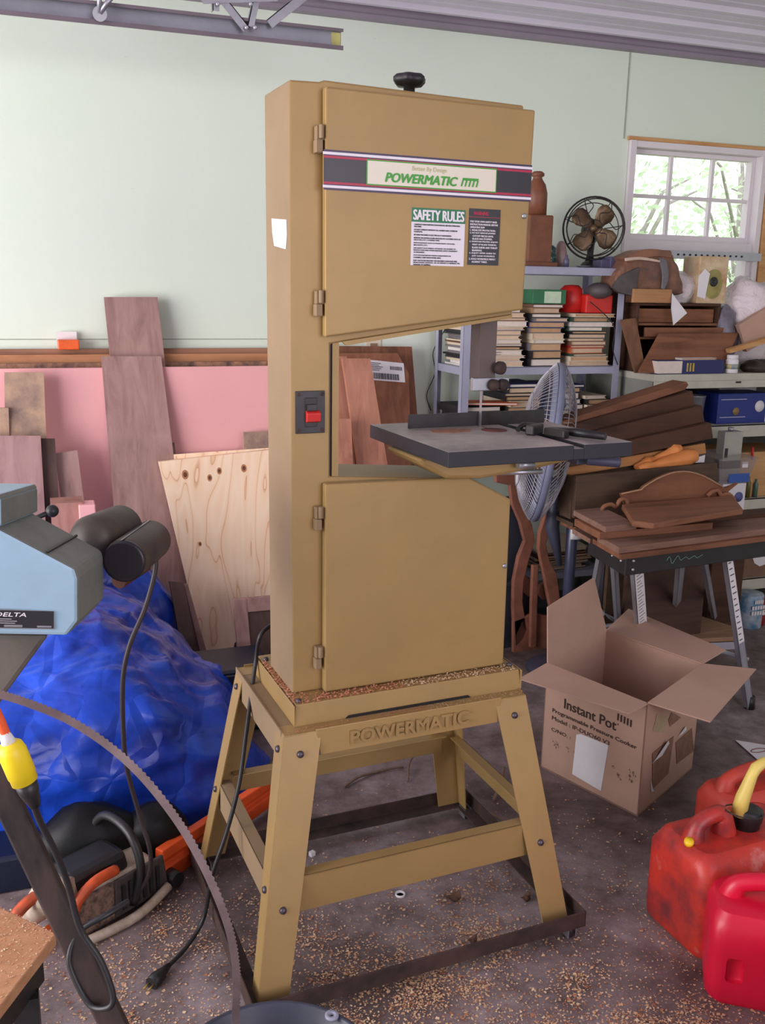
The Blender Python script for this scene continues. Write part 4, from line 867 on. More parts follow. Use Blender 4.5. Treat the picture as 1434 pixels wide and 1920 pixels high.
stack(1.765, 3.64, z3, 1.02, .19, .23, (.010, .022), ['red', 'cream', 'dark green', 'white', 'black', 'grey'], 'the leftmost stack on the third shelf', G3, 31)
stack(1.975, 3.64, z3, 1.115, .18, .23, (.014, .028), ['dark blue', 'black', 'red', 'cream', 'grey'], 'the stack just left of the grey fan', G3, 32)
stack(2.175, 3.64, z3, 1.10, .16, .22, (.014, .03), ['white', 'black', 'grey', 'dark blue'], 'the stack behind the grey fan', G3, 33)
stack(2.335, 3.635, z3, 1.05, .13, .2, (.020, .034), ['tan', 'brown', 'cream', 'dark green', 'black'], 'the rightmost stack on the third shelf', G3, 34)
G4 = 'papers and books on the lowest shelf'; z4 = SL[3]+.0005
stack(1.86, 3.64, z4, z4+.12, .26, .22, (.006, .014), ['brown', 'maroon', 'grey', 'white'], 'the left pile on the lowest shelf', G4, 41, 12, 'magazine')
stack(2.22, 3.64, z4, z4+.11, .28, .24, (.006, .014), ['maroon', 'brown', 'grey', 'cream'], 'the right pile on the lowest shelf', G4, 42, 12, 'magazine')
# a few angled magazines on the third shelf
book(1.69, 3.632, 1.0215, .24, .10, .010, -.25, 'orange', 2, 'thin yellow and orange magazine slanting on the left stack of the third shelf', G3, 'magazine')
# green box
gz = s3t+.001; gx = 2.065
gbx = root('carton', (gx, 3.73, gz), 'green and white carton lying on the stack beside the red tool case', 'box')
build('carton_body', MB().b2(gx-.085, gx+.075, 3.645, 3.80, gz, gz+.060), paint('green_carton', rgb(44, 110, 72), .5, 0, .1, 12, 0), gbx, bevel=.002)
gl_ = MB().b2(gx-.030, gx+.050, 3.6435, 3.6452, gz+.004, gz+.052); build('carton_label', gl_, paint('pale_green_label', rgb(196, 216, 186), .5, 0, .1, 20, 0), gbx)
# red tool case
rz_ = s4t+.001; rx = 2.27
rc = root('tool_case', (rx, 3.73, rz_), 'bright red plastic case standing on the books of the middle shelf', 'tool case')
REDP = paint('bright_red_plastic', rgb(206, 40, 34), .4, 0, .08, 9, 0)
build('case_box', MB().b2(rx-.03, rx+.105, 3.645, 3.76, rz_, rz_+.080), REDP, rc, bevel=.006)
build('domed_part', MB().lathe([(.0001, 0), (.052, .002), (.055, .06), (.050, .10), (.03, .118), (.0001, .12)], (rx-.055, 3.73, rz_), (0, 0, 1), 24), REDP, rc)
wv = smooth_path([Vector((rx-.02, 3.63, rz_+.05)), Vector((rx+.05, 3.615, rz_-.005)), Vector((rx+.10, 3.612, rz_-.06)), Vector((rx+.10, 3.612, rz_-.15)), Vector((rx+.13, 3.61, rz_-.22))], 6)
single('wire', MB().tube(wv, .0022, 6), INK, 'thin black wire hanging down in front of the red case and books', 'wire')
# things on the top shelf
TZ1 = SL[0]+.0005
BRN = paint('reddish_brown_glaze', rgb(122, 72, 48), .5, 0, .15, 14, .05)
p = P(1003, 500, Y=3.74)
bo = root('wooden_figure', (p.x, 3.74, TZ1), 'reddish brown bottle-shaped wooden piece half hidden by the saw door', 'ornament')
build('base_block', MB().b2(p.x-.07, p.x+.045, 3.68, 3.80, TZ1, TZ1+.21), BRN, bo, bevel=.006)
build('base_plinth', MB().b2(p.x-.09, p.x+.065, 3.66, 3.82, TZ1, TZ1+.018), BRN, bo, bevel=.003)
build('neck', MB().lathe([(.045, .20), (.045, .30), (.036, .335), (.022, .355), (.018, .365), (.028, .370), (.028, .38), (.018, .388), (.0001, .39)], (p.x-.01, 3.74, TZ1), (0, 0, 1), 24), BRN, bo)
p = P(1030, 500, Y=3.72)
single('glass_insulator', MB().lathe([(.024, 0), (.026, .015), (.022, .02), (.026, .03), (.026, .05), (.020, .056), (.022, .062), (.022, .08), (.012, .09), (.0001, .092)], (p.x, 3.72, TZ1), (0, 0, 1), 20), paint('teal_glass', rgb(28, 78, 74), .15, 0, .1, 9, 0), 'dark teal glass insulator on the top shelf beside the brown piece', 'insulator')
p = P(1054, 500, Y=3.76)
single('ceramic_jar', MB().lathe([(.026, 0), (.030, .03), (.026, .07), (.018, .10), (.01, .112), (.0001, .114)], (p.x, 3.78, TZ1), (0, 0, 1), 20), paint('pinkish_ceramic', rgb(168, 140, 134), .4, 0, .2, 20, 0), 'small pinkish grey jar between the insulator and the old fan', 'jar')
p = P(1062, 500, Y=3.66); single('small_bottle', MB().lathe([(.012, 0), (.012, .03), (.006, .04), (.006, .05), (.0001, .051)], (p.x, 3.665, TZ1), (0, 0, 1), 14), paint('slate_violet', rgb(84, 80, 108), .4, 0, .1, 9, 0), 'tiny violet grey bottle at the front of the top shelf', 'bottle')
p = P(1098, 506, Y=3.64); single('metal_dish', MB().lathe([(.0001, 0), (.018, 0), (.030, .006), (.0305, .007), (.018, .002), (.0001, .002)], (p.x, 3.665, TZ1), (0, 0, 1), 24), STEEL, 'small shiny metal dish at the front edge of the top shelf', 'dish')
p = P(1140, 500, Y=3.70)
single('slate_box', MB().b2(p.x-.055, p.x-.01, 3.67, 3.74, TZ1, TZ1+.035).b2(p.x-.015, p.x+.06, 3.66, 3.76, TZ1, TZ1+.05), paint('slate_violet', rgb(84, 80, 108)), 'violet grey metal bracket box on the right end of the top shelf', 'box', bevel=.002)
# antique fan
fc = P(1113, 428, Y=3.74); nrm_ = Vector((-.42, -.9, .05)).normalized()
af = root('desk_fan', (fc.x, 3.78, TZ1), 'antique black desk fan with brass blades and open wire cage on the top shelf', 'fan')
U_ = Vector((0, 0, 1)).cross(nrm_).normalized(); V_ = nrm_.cross(U_)
def ring(R, off, r_, n=40): return [fc+nrm_*off+U_*R*math.cos(2*math.pi*k/n)+V_*R*math.sin(2*math.pi*k/n) for k in range(n)]
BWM = paint('blackened_wire', rgb(44, 36, 32), .5, .3, .2, 30, 0)
cg = MB(); cg.tube(ring(.132, 0, 0), .0042, 6, closed=True); cg.tube(ring(.120, .035, 0), .003, 6, closed=True); cg.tube(ring(.112, -.04, 0), .0022, 6, closed=True); cg.tube(ring(.03, .045, 0, 20), .0022, 6, closed=True)
for k in range(7):
    a_ = 2*math.pi*k/7
    def pt(R, t, off): return fc+nrm_*off+U_*R*math.cos(a_+t)+V_*R*math.sin(a_+t)
    cg.tube(smooth_path([pt(.03, 0, .045), pt(.06, .35, .045), pt(.09, -.1, .04), pt(.120, .1, .035), pt(.132, .12, 0), pt(.112, .12, -.04), pt(.05, .1, -.055)], 4), .0021, 5)
build('wire_cage', cg, BWM, af)
BRS = paint('tarnished_brass', rgb(128, 104, 80), .45, .5, .2, 20, .05, c2=rgb(82, 62, 44))
for k in range(4):
    a_ = math.pi/4+k*math.pi/2+.12; m = MB(); rows = []
    for (R, w_, tw) in ((.015, .012, .2), (.04, .030, .35), (.07, .044, .4), (.095, .040, .4), (.108, .022, .4)):
        c = fc+U_*R*math.cos(a_)+V_*R*math.sin(a_); t_ = (-U_*math.sin(a_)+V_*math.cos(a_)); t_ = t_*math.cos(tw)+nrm_*math.sin(tw); rows.append((c-t_*w_, c-t_*w_*.4+nrm_*.002, c+t_*w_*.4+nrm_*.002, c+t_*w_))
    m.add([p for r_ in rows for p in r_], [(i*4+j, i*4+j+1, (i+1)*4+j+1, (i+1)*4+j) for i in range(4) for j in range(3)], 0, True)
    build('blade', m, BRS, af, solid=.0012)
build('hub', MB().lathe([(.0001, .012), (.012, .01), (.016, 0), (.016, -.02)], fc, nrm_, 18), BRS, af)
build('motor', MB().lathe([(.015, -.02), (.040, -.03), (.046, -.05), (.044, -.10), (.025, -.12), (.0001, -.122)], fc, nrm_, 24), BLACK, af)
mc = fc-nrm_*.07
build('pedestal', MB().tube([mc+Vector((0, 0, -.03)), Vector((mc.x, mc.y, TZ1+.06)), Vector((mc.x, mc.y, TZ1+.03))], [.02, .014, .022], 14).lathe([(.055, 0), (.055, .008), (.042, .026), (.02, .036), (.0001, .037)], (mc.x, mc.y-.02, TZ1), (0, 0, 1), 28), BLACK, af)

# ------------------------------------------------------------------ grey pedestal fan behind the saw table
fcen = P(1024, 830, Y=3.12); fn_ = Vector((-.895, .42, .13)).normalized()
pf = root('pedestal_fan', (fcen.x+.08, 3.14, 0), 'grey plastic pedestal fan seen edge on behind the bandsaw table', 'fan')
FG = paint('blue_grey_plastic', rgb(112, 116, 138), .35, 0, .08, 6, 0); FD = paint('dark_blue_grey', rgb(70, 72, 90), .45, .1, .1, 8, 0); FW = paint('fan_wire', rgb(176, 172, 180), .35, .4, .05, 8, 0)
U2 = fn_.orthogonal().normalized(); V2 = fn_.cross(U2); FR = .298
def fp(R, off, a): return fcen+fn_*off+(U2*math.cos(a)+V2*math.sin(a))*R
rim = MB(); pr2 = [(FR-.003, -.012), (FR+.003, -.012), (FR+.006, 0), (FR+.003, .012), (FR-.003, .012)]
rim.add([fp(r, h, 2*math.pi*j/64) for r, h in pr2 for j in range(64)], [(i*64+j, i*64+(j+1) % 64, ((i+1) % 5)*64+(j+1) % 64, ((i+1) % 5)*64+j) for i in range(5) for j in range(64)], 0, True)
build('rim', rim, FG, pf)
def dome(sgn, depth, nm):
    g = MB()
    for k in range(96):
        a = 2*math.pi*k/96; g.tube([fp(R, sgn*(.016+depth*(1-(R/FR)**3.2)), a+(1-R/FR)*.5) for R in (FR, FR*.97, FR*.9, FR*.78, FR*.55, FR*.24)], .0015, 4, cap=False)
    for R in (FR*.9, FR*.6): g.tube([fp(R, sgn*(.016+depth*(1-(R/FR)**3.2)), 2*math.pi*k/48) for k in range(48)], .0018, 5, closed=True)
    build(nm, g, FW, pf, smooth=True)
    g2 = MB().lathe([(.0001, .004), (.05, .003), (FR*.25, 0), (FR*.25, -.006), (.0001, -.006)], fcen+fn_*sgn*(.016+depth), fn_*sgn, 28); build('grille_cap', g2, FG, pf)
dome(1, .085, 'front_grille'); dome(-1, .075, 'rear_grille')
sh_ = MB()                                                # smooth plastic shroud on the front left half
sh_.grid(40, 5, lambda u, v: fp(FR*(1-.07*v), .010+.085*(1-(1-.07*v)**3.2)+.003, 2*math.pi*u)); build('front_band', sh_, FG, pf, solid=.002)
for k in range(3):
    m = MB(); a0 = k*2.094
    m.grid(8, 8, lambda u, v: fp(.05+.20*u, (v-.5)*.05*(.4+.6*u), a0+(v-.5)*1.3*(.7+.3*u))); build('blade', m, FD, pf, solid=.002)
mc = fcen-fn_*.13
build('motor_housing', MB().lathe([(.055, -.04), (.068, 0), (.066, .05), (.045, .10), (.0001, .11)], mc+fn_*.05, -fn_, 24), FD, pf, bevel=0)
px_ = fcen.x+.15
build('neck', MB().tube([mc-fn_*.02, Vector((px_, 3.14, fcen.z-.07)), Vector((px_, 3.14, fcen.z-.14))], [.028, .026, .022], 12), FD, pf)
pb_ = P(1052, 1150, Y=3.14)
build('pole', MB().tube([Vector((px_, 3.14, fcen.z-.12)), Vector((px_, 3.14, .45)), Vector((px_, 3.14, .03))], [.024, .022, .020], 14), paint('slate_blue_tube', rgb(66, 68, 92), .4, .2, .1, 8, 0), pf)
build('tilt_bracket', MB().tube([Vector((px_-.075, 3.15, .80)), Vector((px_-.085, 3.15, .60)), Vector((px_-.04, 3.15, .44))], [.022, .028, .010], 10), FD, pf)
build('base', MB().lathe([(.15, 0), (.15, .01), (.12, .025), (.03, .04), (.0001, .041)], (px_, 3.14, 0), (0, 0, 1), 36), FD, pf)
tg = P(1068, 1000, Y=3.10); tg.x = px_+.008; tgm = MB(); tgm.grid(6, 2, lambda u, v: Vector((tg.x-.032+.064*u, 3.112-.012*math.sin(u*3.14), tg.z-.028+.054*v)))
tgo = build('instruction_tag', tgm, WHITE, pf, solid=.0006, label='white paper tag wrapped on the pole')
tl_ = MB()
for k in range(4): tl_.b2(tg.x-.02, tg.x+.022, 3.0975, 3.0982, tg.z-.012+.010*k, tg.z-.010+.010*k)
build('tag_print', tl_, paint('pale_violet_ink', rgb(150, 148, 170), .8, 0, 0, 5, 0), tgo)
SLT = paint('dark_slate_plastic', rgb(50, 52, 62), .5, 0, .15, 7, .05)
for (x0t, x1t, y0t, y1t, z0t, z1t, lab) in ((1.62, 1.93, 3.40, 3.60, 0, .30, 'dark slate plastic tote on the floor behind the wooden rack'), (1.64, 1.915, 3.42, 3.59, .3005, .63, 'dark slate tote stacked on another one behind the rack'), (1.94, 2.28, 3.44, 3.60, 0, .17, 'low black tote under the lowest shelf, right of the slate pair')):
    tt_ = root('storage_tote', ((x0t+x1t)/2, (y0t+y1t)/2, z0t), lab, 'tote', 'dark totes in front of the shelving')
    build('tub', MB().loft([(x0t+.015, y0t+.015, z0t), (x1t-.015, y0t+.015, z0t), (x1t-.015, y1t-.015, z0t), (x0t+.015, y1t-.015, z0t)], [(x0t+.004, y0t+.004, z1t-.02), (x1t-.004, y0t+.004, z1t-.02), (x1t-.004, y1t-.004, z1t-.02), (x0t+.004, y1t-.004, z1t-.02)]), SLT, tt_, bevel=.006)
    build('lid', MB().b2(x0t, x1t, y0t, y1t, z1t-.0195, z1t), SLT, tt_, bevel=.004)
# rust-pink scrolled wooden side pieces standing under the fan
SCR = paint('rust_pink_wood', rgb(146, 92, 72), .75, 0, .2, 9, .1)
def sil(name, pts, Y, th, mat_, parent): 
    return build(name, MB().prism([P(x, y, Y=Y) for x, y in pts], (0, th, 0)), mat_, parent, bevel=.004)
p = P(1005, 1170, Y=3.36)
st = root('scroll_rack', (p.x, 3.38, 0), 'rust coloured wooden rack of curved lyre-shaped pieces under the grey fan', 'wooden rack')
sil('curved_side', [(930, 880), (972, 893), (975, 925), (985, 955), (998, 985), (1003, 1015), (992, 1050), (982, 1090), (980, 1130), (990, 1190), (966, 1215), (962, 1140), (963, 1090), (972, 1045), (984, 1015), (975, 980), (960, 945), (956, 910), (930, 905)], 3.36, .025, SCR, st)
sil('curved_side', [(1062, 880), (1060, 920), (1045, 955), (1032, 985), (1024, 1020), (1030, 1050), (1045, 1078), (1050, 1120), (1054, 1200), (1034, 1200), (1034, 1150), (1026, 1110), (1018, 1070), (1010, 1030), (1012, 1000), (1024, 960), (1044, 915), (1050, 880)], 3.33, .025, SCR, st)
sil('centre_post', [(999, 1060), (1010, 1060), (1008, 1130), (1006, 1215), (994, 1215), (996, 1130)], 3.34, .02, SCR, st)
sil('scroll', [(975, 1085), (990, 1080), (1000, 1100), (992, 1120), (982, 1112), (980, 1096)], 3.385, .02, SCR, st)
sil('scroll', [(1012, 1098), (1026, 1090), (1032, 1105), (1030, 1122), (1018, 1126), (1008, 1114)], 3.385, .02, SCR, st)
sil('foot_rail', [(962, 1165), (1000, 1150), (1054, 1160), (1056, 1235), (962, 1235)], 3.36, .02, SCR, st)

# ------------------------------------------------------------------ white steel bench right of the shelving
WSB = paint('dirty_white_enamel', rgb(196, 192, 178), .5, .1, .1, 5, .03)
BX0, BX1, BY0, BY1 = 2.46, 3.95, 3.42, 3.97
bn2 = root('storage_bench', ((BX0+BX1)/2, 3.7, 0), 'off white steel bench with open shelves below the window', 'bench')
build('bench_top', MB().b2(BX0, BX1, BY0, BY1, 1.13, 1.16).b2(BX0, BX1, BY0, BY0+.004, 1.098, 1.13), WSB, bn2, bevel=.002)
build('side_panel', MB().b2(BX0, BX0+.01, BY0+.01, BY1, 0, 1.13), paint('grey_side_panel', rgb(150, 150, 142), .6, .1, .1, 5, .03), bn2)
for z in (.93, .585, .196): build('shelf', MB().b2(BX0+.01, BX1-.01, BY0+.005, BY1, z-.004, z).b2(BX0+.01, BX1-.01, BY0+.005, BY0+.009, z-.055, z), WSB, bn2)
build('side_panel', MB().b2(BX1-.01, BX1, BY0, BY1, 0, 1.13), WSB, bn2)
build('back_panel', MB().b2(BX0+.01, BX1-.01, BY1-.006, BY1, 0, 1.13), paint('dark_grey_panel', rgb(84, 82, 80), .6, .1, .1, 5, 0), bn2)
pb = P(1385, 707, Y=BY0); build('maker_badge', MB().b2(pb.x-.014, pb.x+.014, BY0-.002, BY0, 1.118, 1.126), BLACK, bn2)
BT = 1.1605
# wooden desk chest with open drawers
ch_ = root('wooden_chest', (2.70, 3.68, BT), 'old brown wooden chest with open drawer slots on the white bench', 'chest')
cx0, cx1, cz1 = 2.47, 2.915, 1.445; cy0 = 3.60
CH = MIDX
build('carcass', MB().b2(cx0, cx0+.014, cy0, 3.80, BT, cz1).b2(cx1-.014, cx1, cy0, 3.80, BT, cz1).b2(cx0, cx1, cy0, 3.80, cz1, cz1+.012).b2(cx0+.014, cx1-.014, 3.786, 3.80, BT, cz1).b2(cx0+.014, cx1-.014, cy0, 3.786, BT, BT+.012), DKX, ch_, bevel=.002)
for z in (1.36, 1.30): build('drawer_rail', MB().b2(cx0+.014, cx1-.014, cy0-.002, 3.78, z, z+.010), CH, ch_)
build('drawer', MB().b2(cx0+.02, cx1-.02, cy0+.02, cy0+.032, 1.372, 1.432), MIDX, ch_, bevel=.002)
build('drawer', MB().b2(cx0+.03, cx1+.01, cy0-.03, cy0-.018, 1.312, 1.352), MIDX, ch_, bevel=.002)
# sloping lid leaning in front
lidp = [P(1238, 626, Y=3.54), P(1384, 626, Y=3.54), P(1352, 692, Y=3.46), P(1198, 694, Y=3.46)]
lidp[2].z = BT+.003; lidp[3].z = BT+.003
build('fall_front', MB().prism(lidp, (0, .012, .006)), MIDX, ch_, bevel=.002)
# pine drawer under the bag, with dark side
pdw = root('loose_drawer', (2.50, 3.6, cz1+.012), 'light wooden drawer box on top of the chest under the leather bag', 'drawer')
dz = cz1+.0125
a = P(1187, 578, Y=3.56)
build('drawer_front', MB().b2(2.42, 2.615, 3.56, 3.575, dz, dz+.058), wood('oak_front', rgb(146, 100, 66), rgb(186, 140, 98), 'X'), pdw, bevel=.002)
build('drawer_box', MB().b2(2.422, 2.44, 3.575, 3.78, dz, dz+.05).b2(2.595, 2.613, 3.575, 3.78, dz, dz+.05).b2(2.44, 2.595, 3.765, 3.78, dz, dz+.05).b2(2.44, 2.595, 3.575, 3.765, dz, dz+.006), DKX, pdw)
# brown slab beside the chest (leaning)
sl_ = [P(1165, 600, Y=3.58), P(1192, 596, Y=3.58), P(1212, 690, Y=3.50), P(1170, 705, Y=3.50)]
sl_[2].z = BT+.001; sl_[3].z = BT+.001; sl_[3].x = max(sl_[3].x, BX0-.04)
single('wood_slab', MB().prism(sl_, (0, .014, 0)), wood('brown_slab', rgb(96, 66, 48), rgb(132, 94, 70)), 'rough brown slab leaning against the left side of the chest', 'slab')
# leather bag
bz = dz+.059; bcx, bcy = 2.505, 3.66
LEA = paint('worn_brown_leather', rgb(142, 96, 72), .55, 0, .25, 9, .2, c2=rgb(84, 62, 56))
lbag = root('leather_bag', (bcx, bcy, bz), 'crumpled brown leather bag slumped on the drawer box', 'bag')
def bagfn(u, v):
    th = u*2*math.pi; ph = v*math.pi; c, s = math.cos(th), math.sin(th); e = .7
    sp = math.sin(ph); x = math.copysign(abs(c)**e, c)*sp**.6*.205; y = math.copysign(abs(s)**e, s)*sp**.6*.085; z = .085*math.cos(ph)
    z = .085+z; z = z*(1+.25*(1-abs(x)/.21)) + (.0 if x > -.05 else -.01)
    x = x*(1-.28*z/.17) - .012*z/.1
    p = Vector((bcx+x, bcy+y, bz+z)); return p+Vector((c*.5, s, .6 if z > .02 else 0))*fold(p, 5, 4)*.018
bmesh_ = MB().grid(64, 36, bagfn)
for i, v in enumerate(bmesh_.v): bmesh_.v[i] = Vector((v.x, v.y, max(v.z, bz)))
ctx = bpy.data.textures.new('crumple', 'CLOUDS'); ctx.noise_scale = .055; ctx.noise_depth = 2
def soft(name, px, Y, th, mat_, lv=2, amp=.018, bev=.014):
    o_ = build(name, MB().prism([P(x, y, Y=Y) for x, y in px], (0, th, 0)), mat_, lbag, bevel=bev, subsurf=lv, smooth=True)
    md = o_.modifiers.new('tri', 'TRIANGULATE'); o_.modifiers.move(2, 1); md = o_.modifiers.new('folds', 'DISPLACE'); md.texture = ctx; md.strength = amp; md.texture_coords = 'LOCAL'; md.mid_level = .5
    return o_
soft('bag_body', [(1168, 500), (1180, 480), (1205, 468), (1262, 476), (1276, 508), (1286, 552), (1240, 558), (1186, 556), (1150, 540), (1156, 515)], 3.58, .13, LEA, 3, .022)
soft('flap', [(1172, 482), (1210, 464), (1258, 470), (1262, 484), (1225, 480), (1180, 494)], 3.57, .12, LEA, 2, .010, .006)
GLE = paint('dark_grey_leather', rgb(86, 78, 78), .6, 0, .2, 12, .2)
soft('side_panel', [(1164, 515), (1200, 500), (1192, 556), (1160, 550), (1148, 540)], 3.572, .02, GLE, 2, .008, .004)
soft('zip_strip', [(1236, 484), (1250, 486), (1256, 520), (1246, 544), (1240, 542), (1244, 515)], 3.568, .012, paint('grey_zip', rgb(112, 108, 112), .5, .2, .1, 30, .1), 2, .004, .003)
soft('pale_binding', [(1172, 484), (1200, 480), (1238, 488), (1238, 492), (1198, 486), (1173, 490)], 3.562, .008, paint('pale_binding', rgb(206, 180, 164), .6, 0, .1, 30, 0), 2, .003, .002)
build('side_pocket', MB().ball((bcx-.20, bcy-.01, bz-.012), (.055, .06, .035), 20, 12), paint('dark_grey_leather', rgb(76, 66, 64), .6, 0, .2, 12, .2), lbag)
# white paper hanging from the drawer
single('paper_scrap', MB().prism([P(1260, 550, Y=3.552), P(1288, 587, Y=3.55), P(1262, 610, Y=3.548), P(1258, 578, Y=3.549)], (0, .0008, 0)), WHITE, 'white folded paper hanging down in front of the chest', 'paper')
# speaker-like carton
sx_ = P(1335, 570, Y=3.60).x; spz = cz1+.0125
sp_ = root('damaged_carton', (sx_, 3.66, spz), 'torn beige carton printed with an olive shape and a black disc', 'box')
build('carton_body', MB().b2(sx_-.085, sx_+.07, 3.60, 3.72, spz, spz+.205), paint('beige_torn_card', rgb(214, 196, 164), .8, 0, .12, 9, .05, c2=rgb(176, 132, 88)), sp_, bevel=.004)
ov = MB(); ov.prism([(sx_-.035+.05*math.cos(t*.2618)*(1 if abs(math.cos(t*.2618)) < .8 else .95)+.03, 3.599, spz+.085+.065*math.sin(t*.2618)) for t in range(24)], (0, -.0006, 0))
build('olive_print', ov, paint('olive_print', rgb(158, 150, 88), .7, 0, .15, 20, 0), sp_)
build('black_disc', MB().lathe([(.021, 0), (.021, .002), (.008, .002), (.0075, .0012), (.0001, .0012)], (sx_-.005, 3.598, spz+.095), (0, -1, 0), 24), BLACK, sp_)
build('torn_flap', MB().prism([(sx_-.088, 3.597, spz+.03), (sx_-.045, 3.597, spz+.02), (sx_-.03, 3.597, spz+.13), (sx_-.06, 3.597, spz+.15), (sx_-.088, 3.597, spz+.12)], (0, -.001, 0)), WHITE, sp_)
# plastic bag between bag and carton
pbm, pnt, pbb = _nodes('clear_plastic_film'); pbb.inputs['Base Color'].default_value = rgb(244, 232, 236); pbb.inputs['Roughness'].default_value = .2; pbb.inputs['Alpha'].default_value = .8
_bump(pnt, pbb, _noise(pnt, _coord(pnt, (1, 1, 1)), 18, 5, .6, 1), .8, .02)
def crumple(name, c, r, label, mat_, seed, cat='bag', amp=.02):
    m = MB().ball(c, r, 30, 18)
    for i, v in enumerate(m.v):
        d = (v-Vector(c)); m.v[i] = v+d.normalized()*fold(v, 7, seed)*amp if d.length > 0 else v
    zmin = c[2]-r[2]
    m.v = [Vector((v.x, v.y, max(v.z, zmin+amp*.2))) for v in m.v]; return single(name, m, mat_, label, cat)
q = P(1280, 530, Y=3.66); crumple('plastic_bag', (q.x, 3.68, spz+.06), (.055, .05, .068), 'clear pinkish plastic bag between the leather bag and the beige carton', pbm, 2)
q = P(1415, 590, Y=3.6); crumple('plastic_bag', (q.x+.02, 3.68, BT+.20), (.13, .10, .21), 'big glaring clear plastic bag at the right end of the bench', pbm, 5, amp=.03)
q = P(1372, 625, Y=3.56); crumple('plastic_bag', (q.x, 3.62, BT+.14), (.055, .05, .15), 'grey plastic film roll standing right of the chest', paint('smoky_film', rgb(122, 118, 130), .2, 0, .2, 14, .6), 9, amp=.014)
q = [P(1385, 610, Y=3.52), P(1440, 575, Y=3.52), P(1470, 620, Y=3.5), P(1400, 660, Y=3.5)]
single('cardboard_piece', MB().prism(q, (.02, .05, 0)), CARD, 'bent brown cardboard piece beside the clear bag on the bench', 'cardboard')
q = [P(1368, 655, Y=3.46), P(1450, 630, Y=3.46), P(1450, 640, Y=3.46), P(1370, 662, Y=3.46)]
single('pine_stick', MB().prism(q, (0, .03, 0)), PINEX, 'thin pine strip lying slanted at the right end of the bench', 'stick')
q = P(1410, 690, Y=3.5); crumple('junk_pile', (q.x+.03, 3.5, BT+.022), (.09, .05, .03), 'dark jumble of small hardware on the right end of the bench', paint('dark_junk', rgb(70, 56, 50), .5, .3, .3, 30, .3), 3, 'hardware', .012)
# bottle
q = P(1371, 693, Y=3.45)
wbt = root('medicine_bottle', (q.x, 3.45, BT), 'small white bottle with a blue and yellow label on the bench', 'bottle')
build('bottle_body', MB().lathe([(.026, 0), (.027, .004), (.027, .055), (.022, .062)], (q.x, 3.45, BT), (0, 0, 1), 24), WHITE, wbt)
build('bottle_label', MB().lathe([(.0275, .018), (.0275, .040)], (q.x, 3.45, BT), (0, 0, 1), 24), paint('blue_yellow_label', rgb(70, 124, 176), .5, 0, .1, 30, 0, c2=rgb(206, 186, 90)), wbt)
build('bottle_cap', MB().lathe([(.022, .062), (.024, .064), (.024, .078), (.0001, .079)], (q.x, 3.45, BT), (0, 0, 1), 20), WHITE, wbt)
# thick blue book and thin magazine on the bench
q0 = P(1232, 697, Y=3.44); q1 = P(1355, 697, Y=3.44); q0.z = BT
dk_ = root('thick_book', ((q0.x+q1.x)/2, 3.5, BT), 'thick dark blue reference book with yellow lettering lying at the bench edge', 'book')
NV = paint('navy_cover', rgb(34, 38, 96), .45, 0, .08, 15, 0)
wdt = q1.x-q0.x
build('cover', MB().b2(q0.x+wdt*.36, q1.x, 3.438, 3.442, BT, BT+.058).b2(q0.x, q1.x, 3.44, 3.57, BT, BT+.003).b2(q0.x, q1.x, 3.44, 3.57, BT+.055, BT+.058), NV, dk_)
build('page_block', MB().b2(q0.x+.002, q1.x-.003, 3.4425, 3.567, BT+.003, BT+.055).b2(q0.x+.002, q0.x+wdt*.36, 3.437, 3.444, BT+.003, BT+.055), PAGE[2], dk_)
yb = MB(); text_mb(yb, 'YALE', (q0.x+wdt*.42, 3.4378, BT+.008), (0, 0, .042), (-wdt*.0, 0, 0), 0) if False else None
text_mb(yb, 'WZKA', (q0.x+wdt*.42, 3.4378, BT+.012), (wdt*.12, 0, .0), (0, 0, .035), .0003, bold=.03) if False else None
for k in range(3): yb.b2(q0.x+wdt*(.43+.045*k), q0.x+wdt*(.455+.045*k), 3.4368, 3.4379, BT+.010, BT+.046)
build('spine_lettering', yb, paint('yellow_ink', rgb(196, 168, 70), .5, 0, .2, 60, 0), dk_)
book(q0.x+wdt*.36, 3.45, BT+.0585, wdt*.55, .10, .008, .03, 'white', 1, 'thin pale booklet lying on the thick blue book', None)
# perforated aluminium strip across the window
s0 = P(1262, 476, Y=3.95); s1 = P(1428, 482, Y=3.95)
sroot = root('metal_strip', ((s0.x+s1.x)/2, 3.95, 1.69), 'long perforated aluminium strip across the window sash', 'metal strip')
build('strip', MB().b2(s0.x-.12, s1.x, 3.952, 3.958, s0.z-.022, s0.z+.016), ALU, sroot)
hm = MB()
for k in range(12):
    x = s0.x+.03+k*.034; hm.prism([(x+.007*math.cos(t*.785), 3.9515, s0.z+.004*0-.002+.005*math.sin(t*.785)) for t in range(8)], (0, -.0006, 0))
build('holes', hm, INK, sroot, label='row of dark punched holes')
# ---- on the lower shelves of the bench
q = P(1390, 745, Y=3.5)
bx_ = root('blue_carton', (q.x, 3.55, .9305), 'dark blue carton with a round white seal on the bench shelf', 'box')
BC = paint('royal_blue_carton', rgb(30, 48, 128), .5, 0, .06, 7, 0); z0 = .9305
q0 = P(1345, 800, Y=3.47); q1 = P(1416, 800, Y=3.47); q2 = P(1440, 800, Y=3.6)
build('carton_body', MB().b2(2.845, 3.13, 3.47, 3.62, z0, z0+.135), BC, bx_, bevel=.002)
build('white_seal', MB().lathe([(.026, 0), (.026, .001), (.0001, .001)], (3.075, 3.469, z0+.075), (0, -1, 0), 24), WHITE, bx_)
build('gold_seal', MB().lathe([(.018, 0), (.018, .001), (.0001, .001)], (2.945, 3.469, z0+.055), (0, -1, 0), 24), paint('gold_ink', rgb(150, 124, 80), .5, .2, .1, 20, 0), bx_)
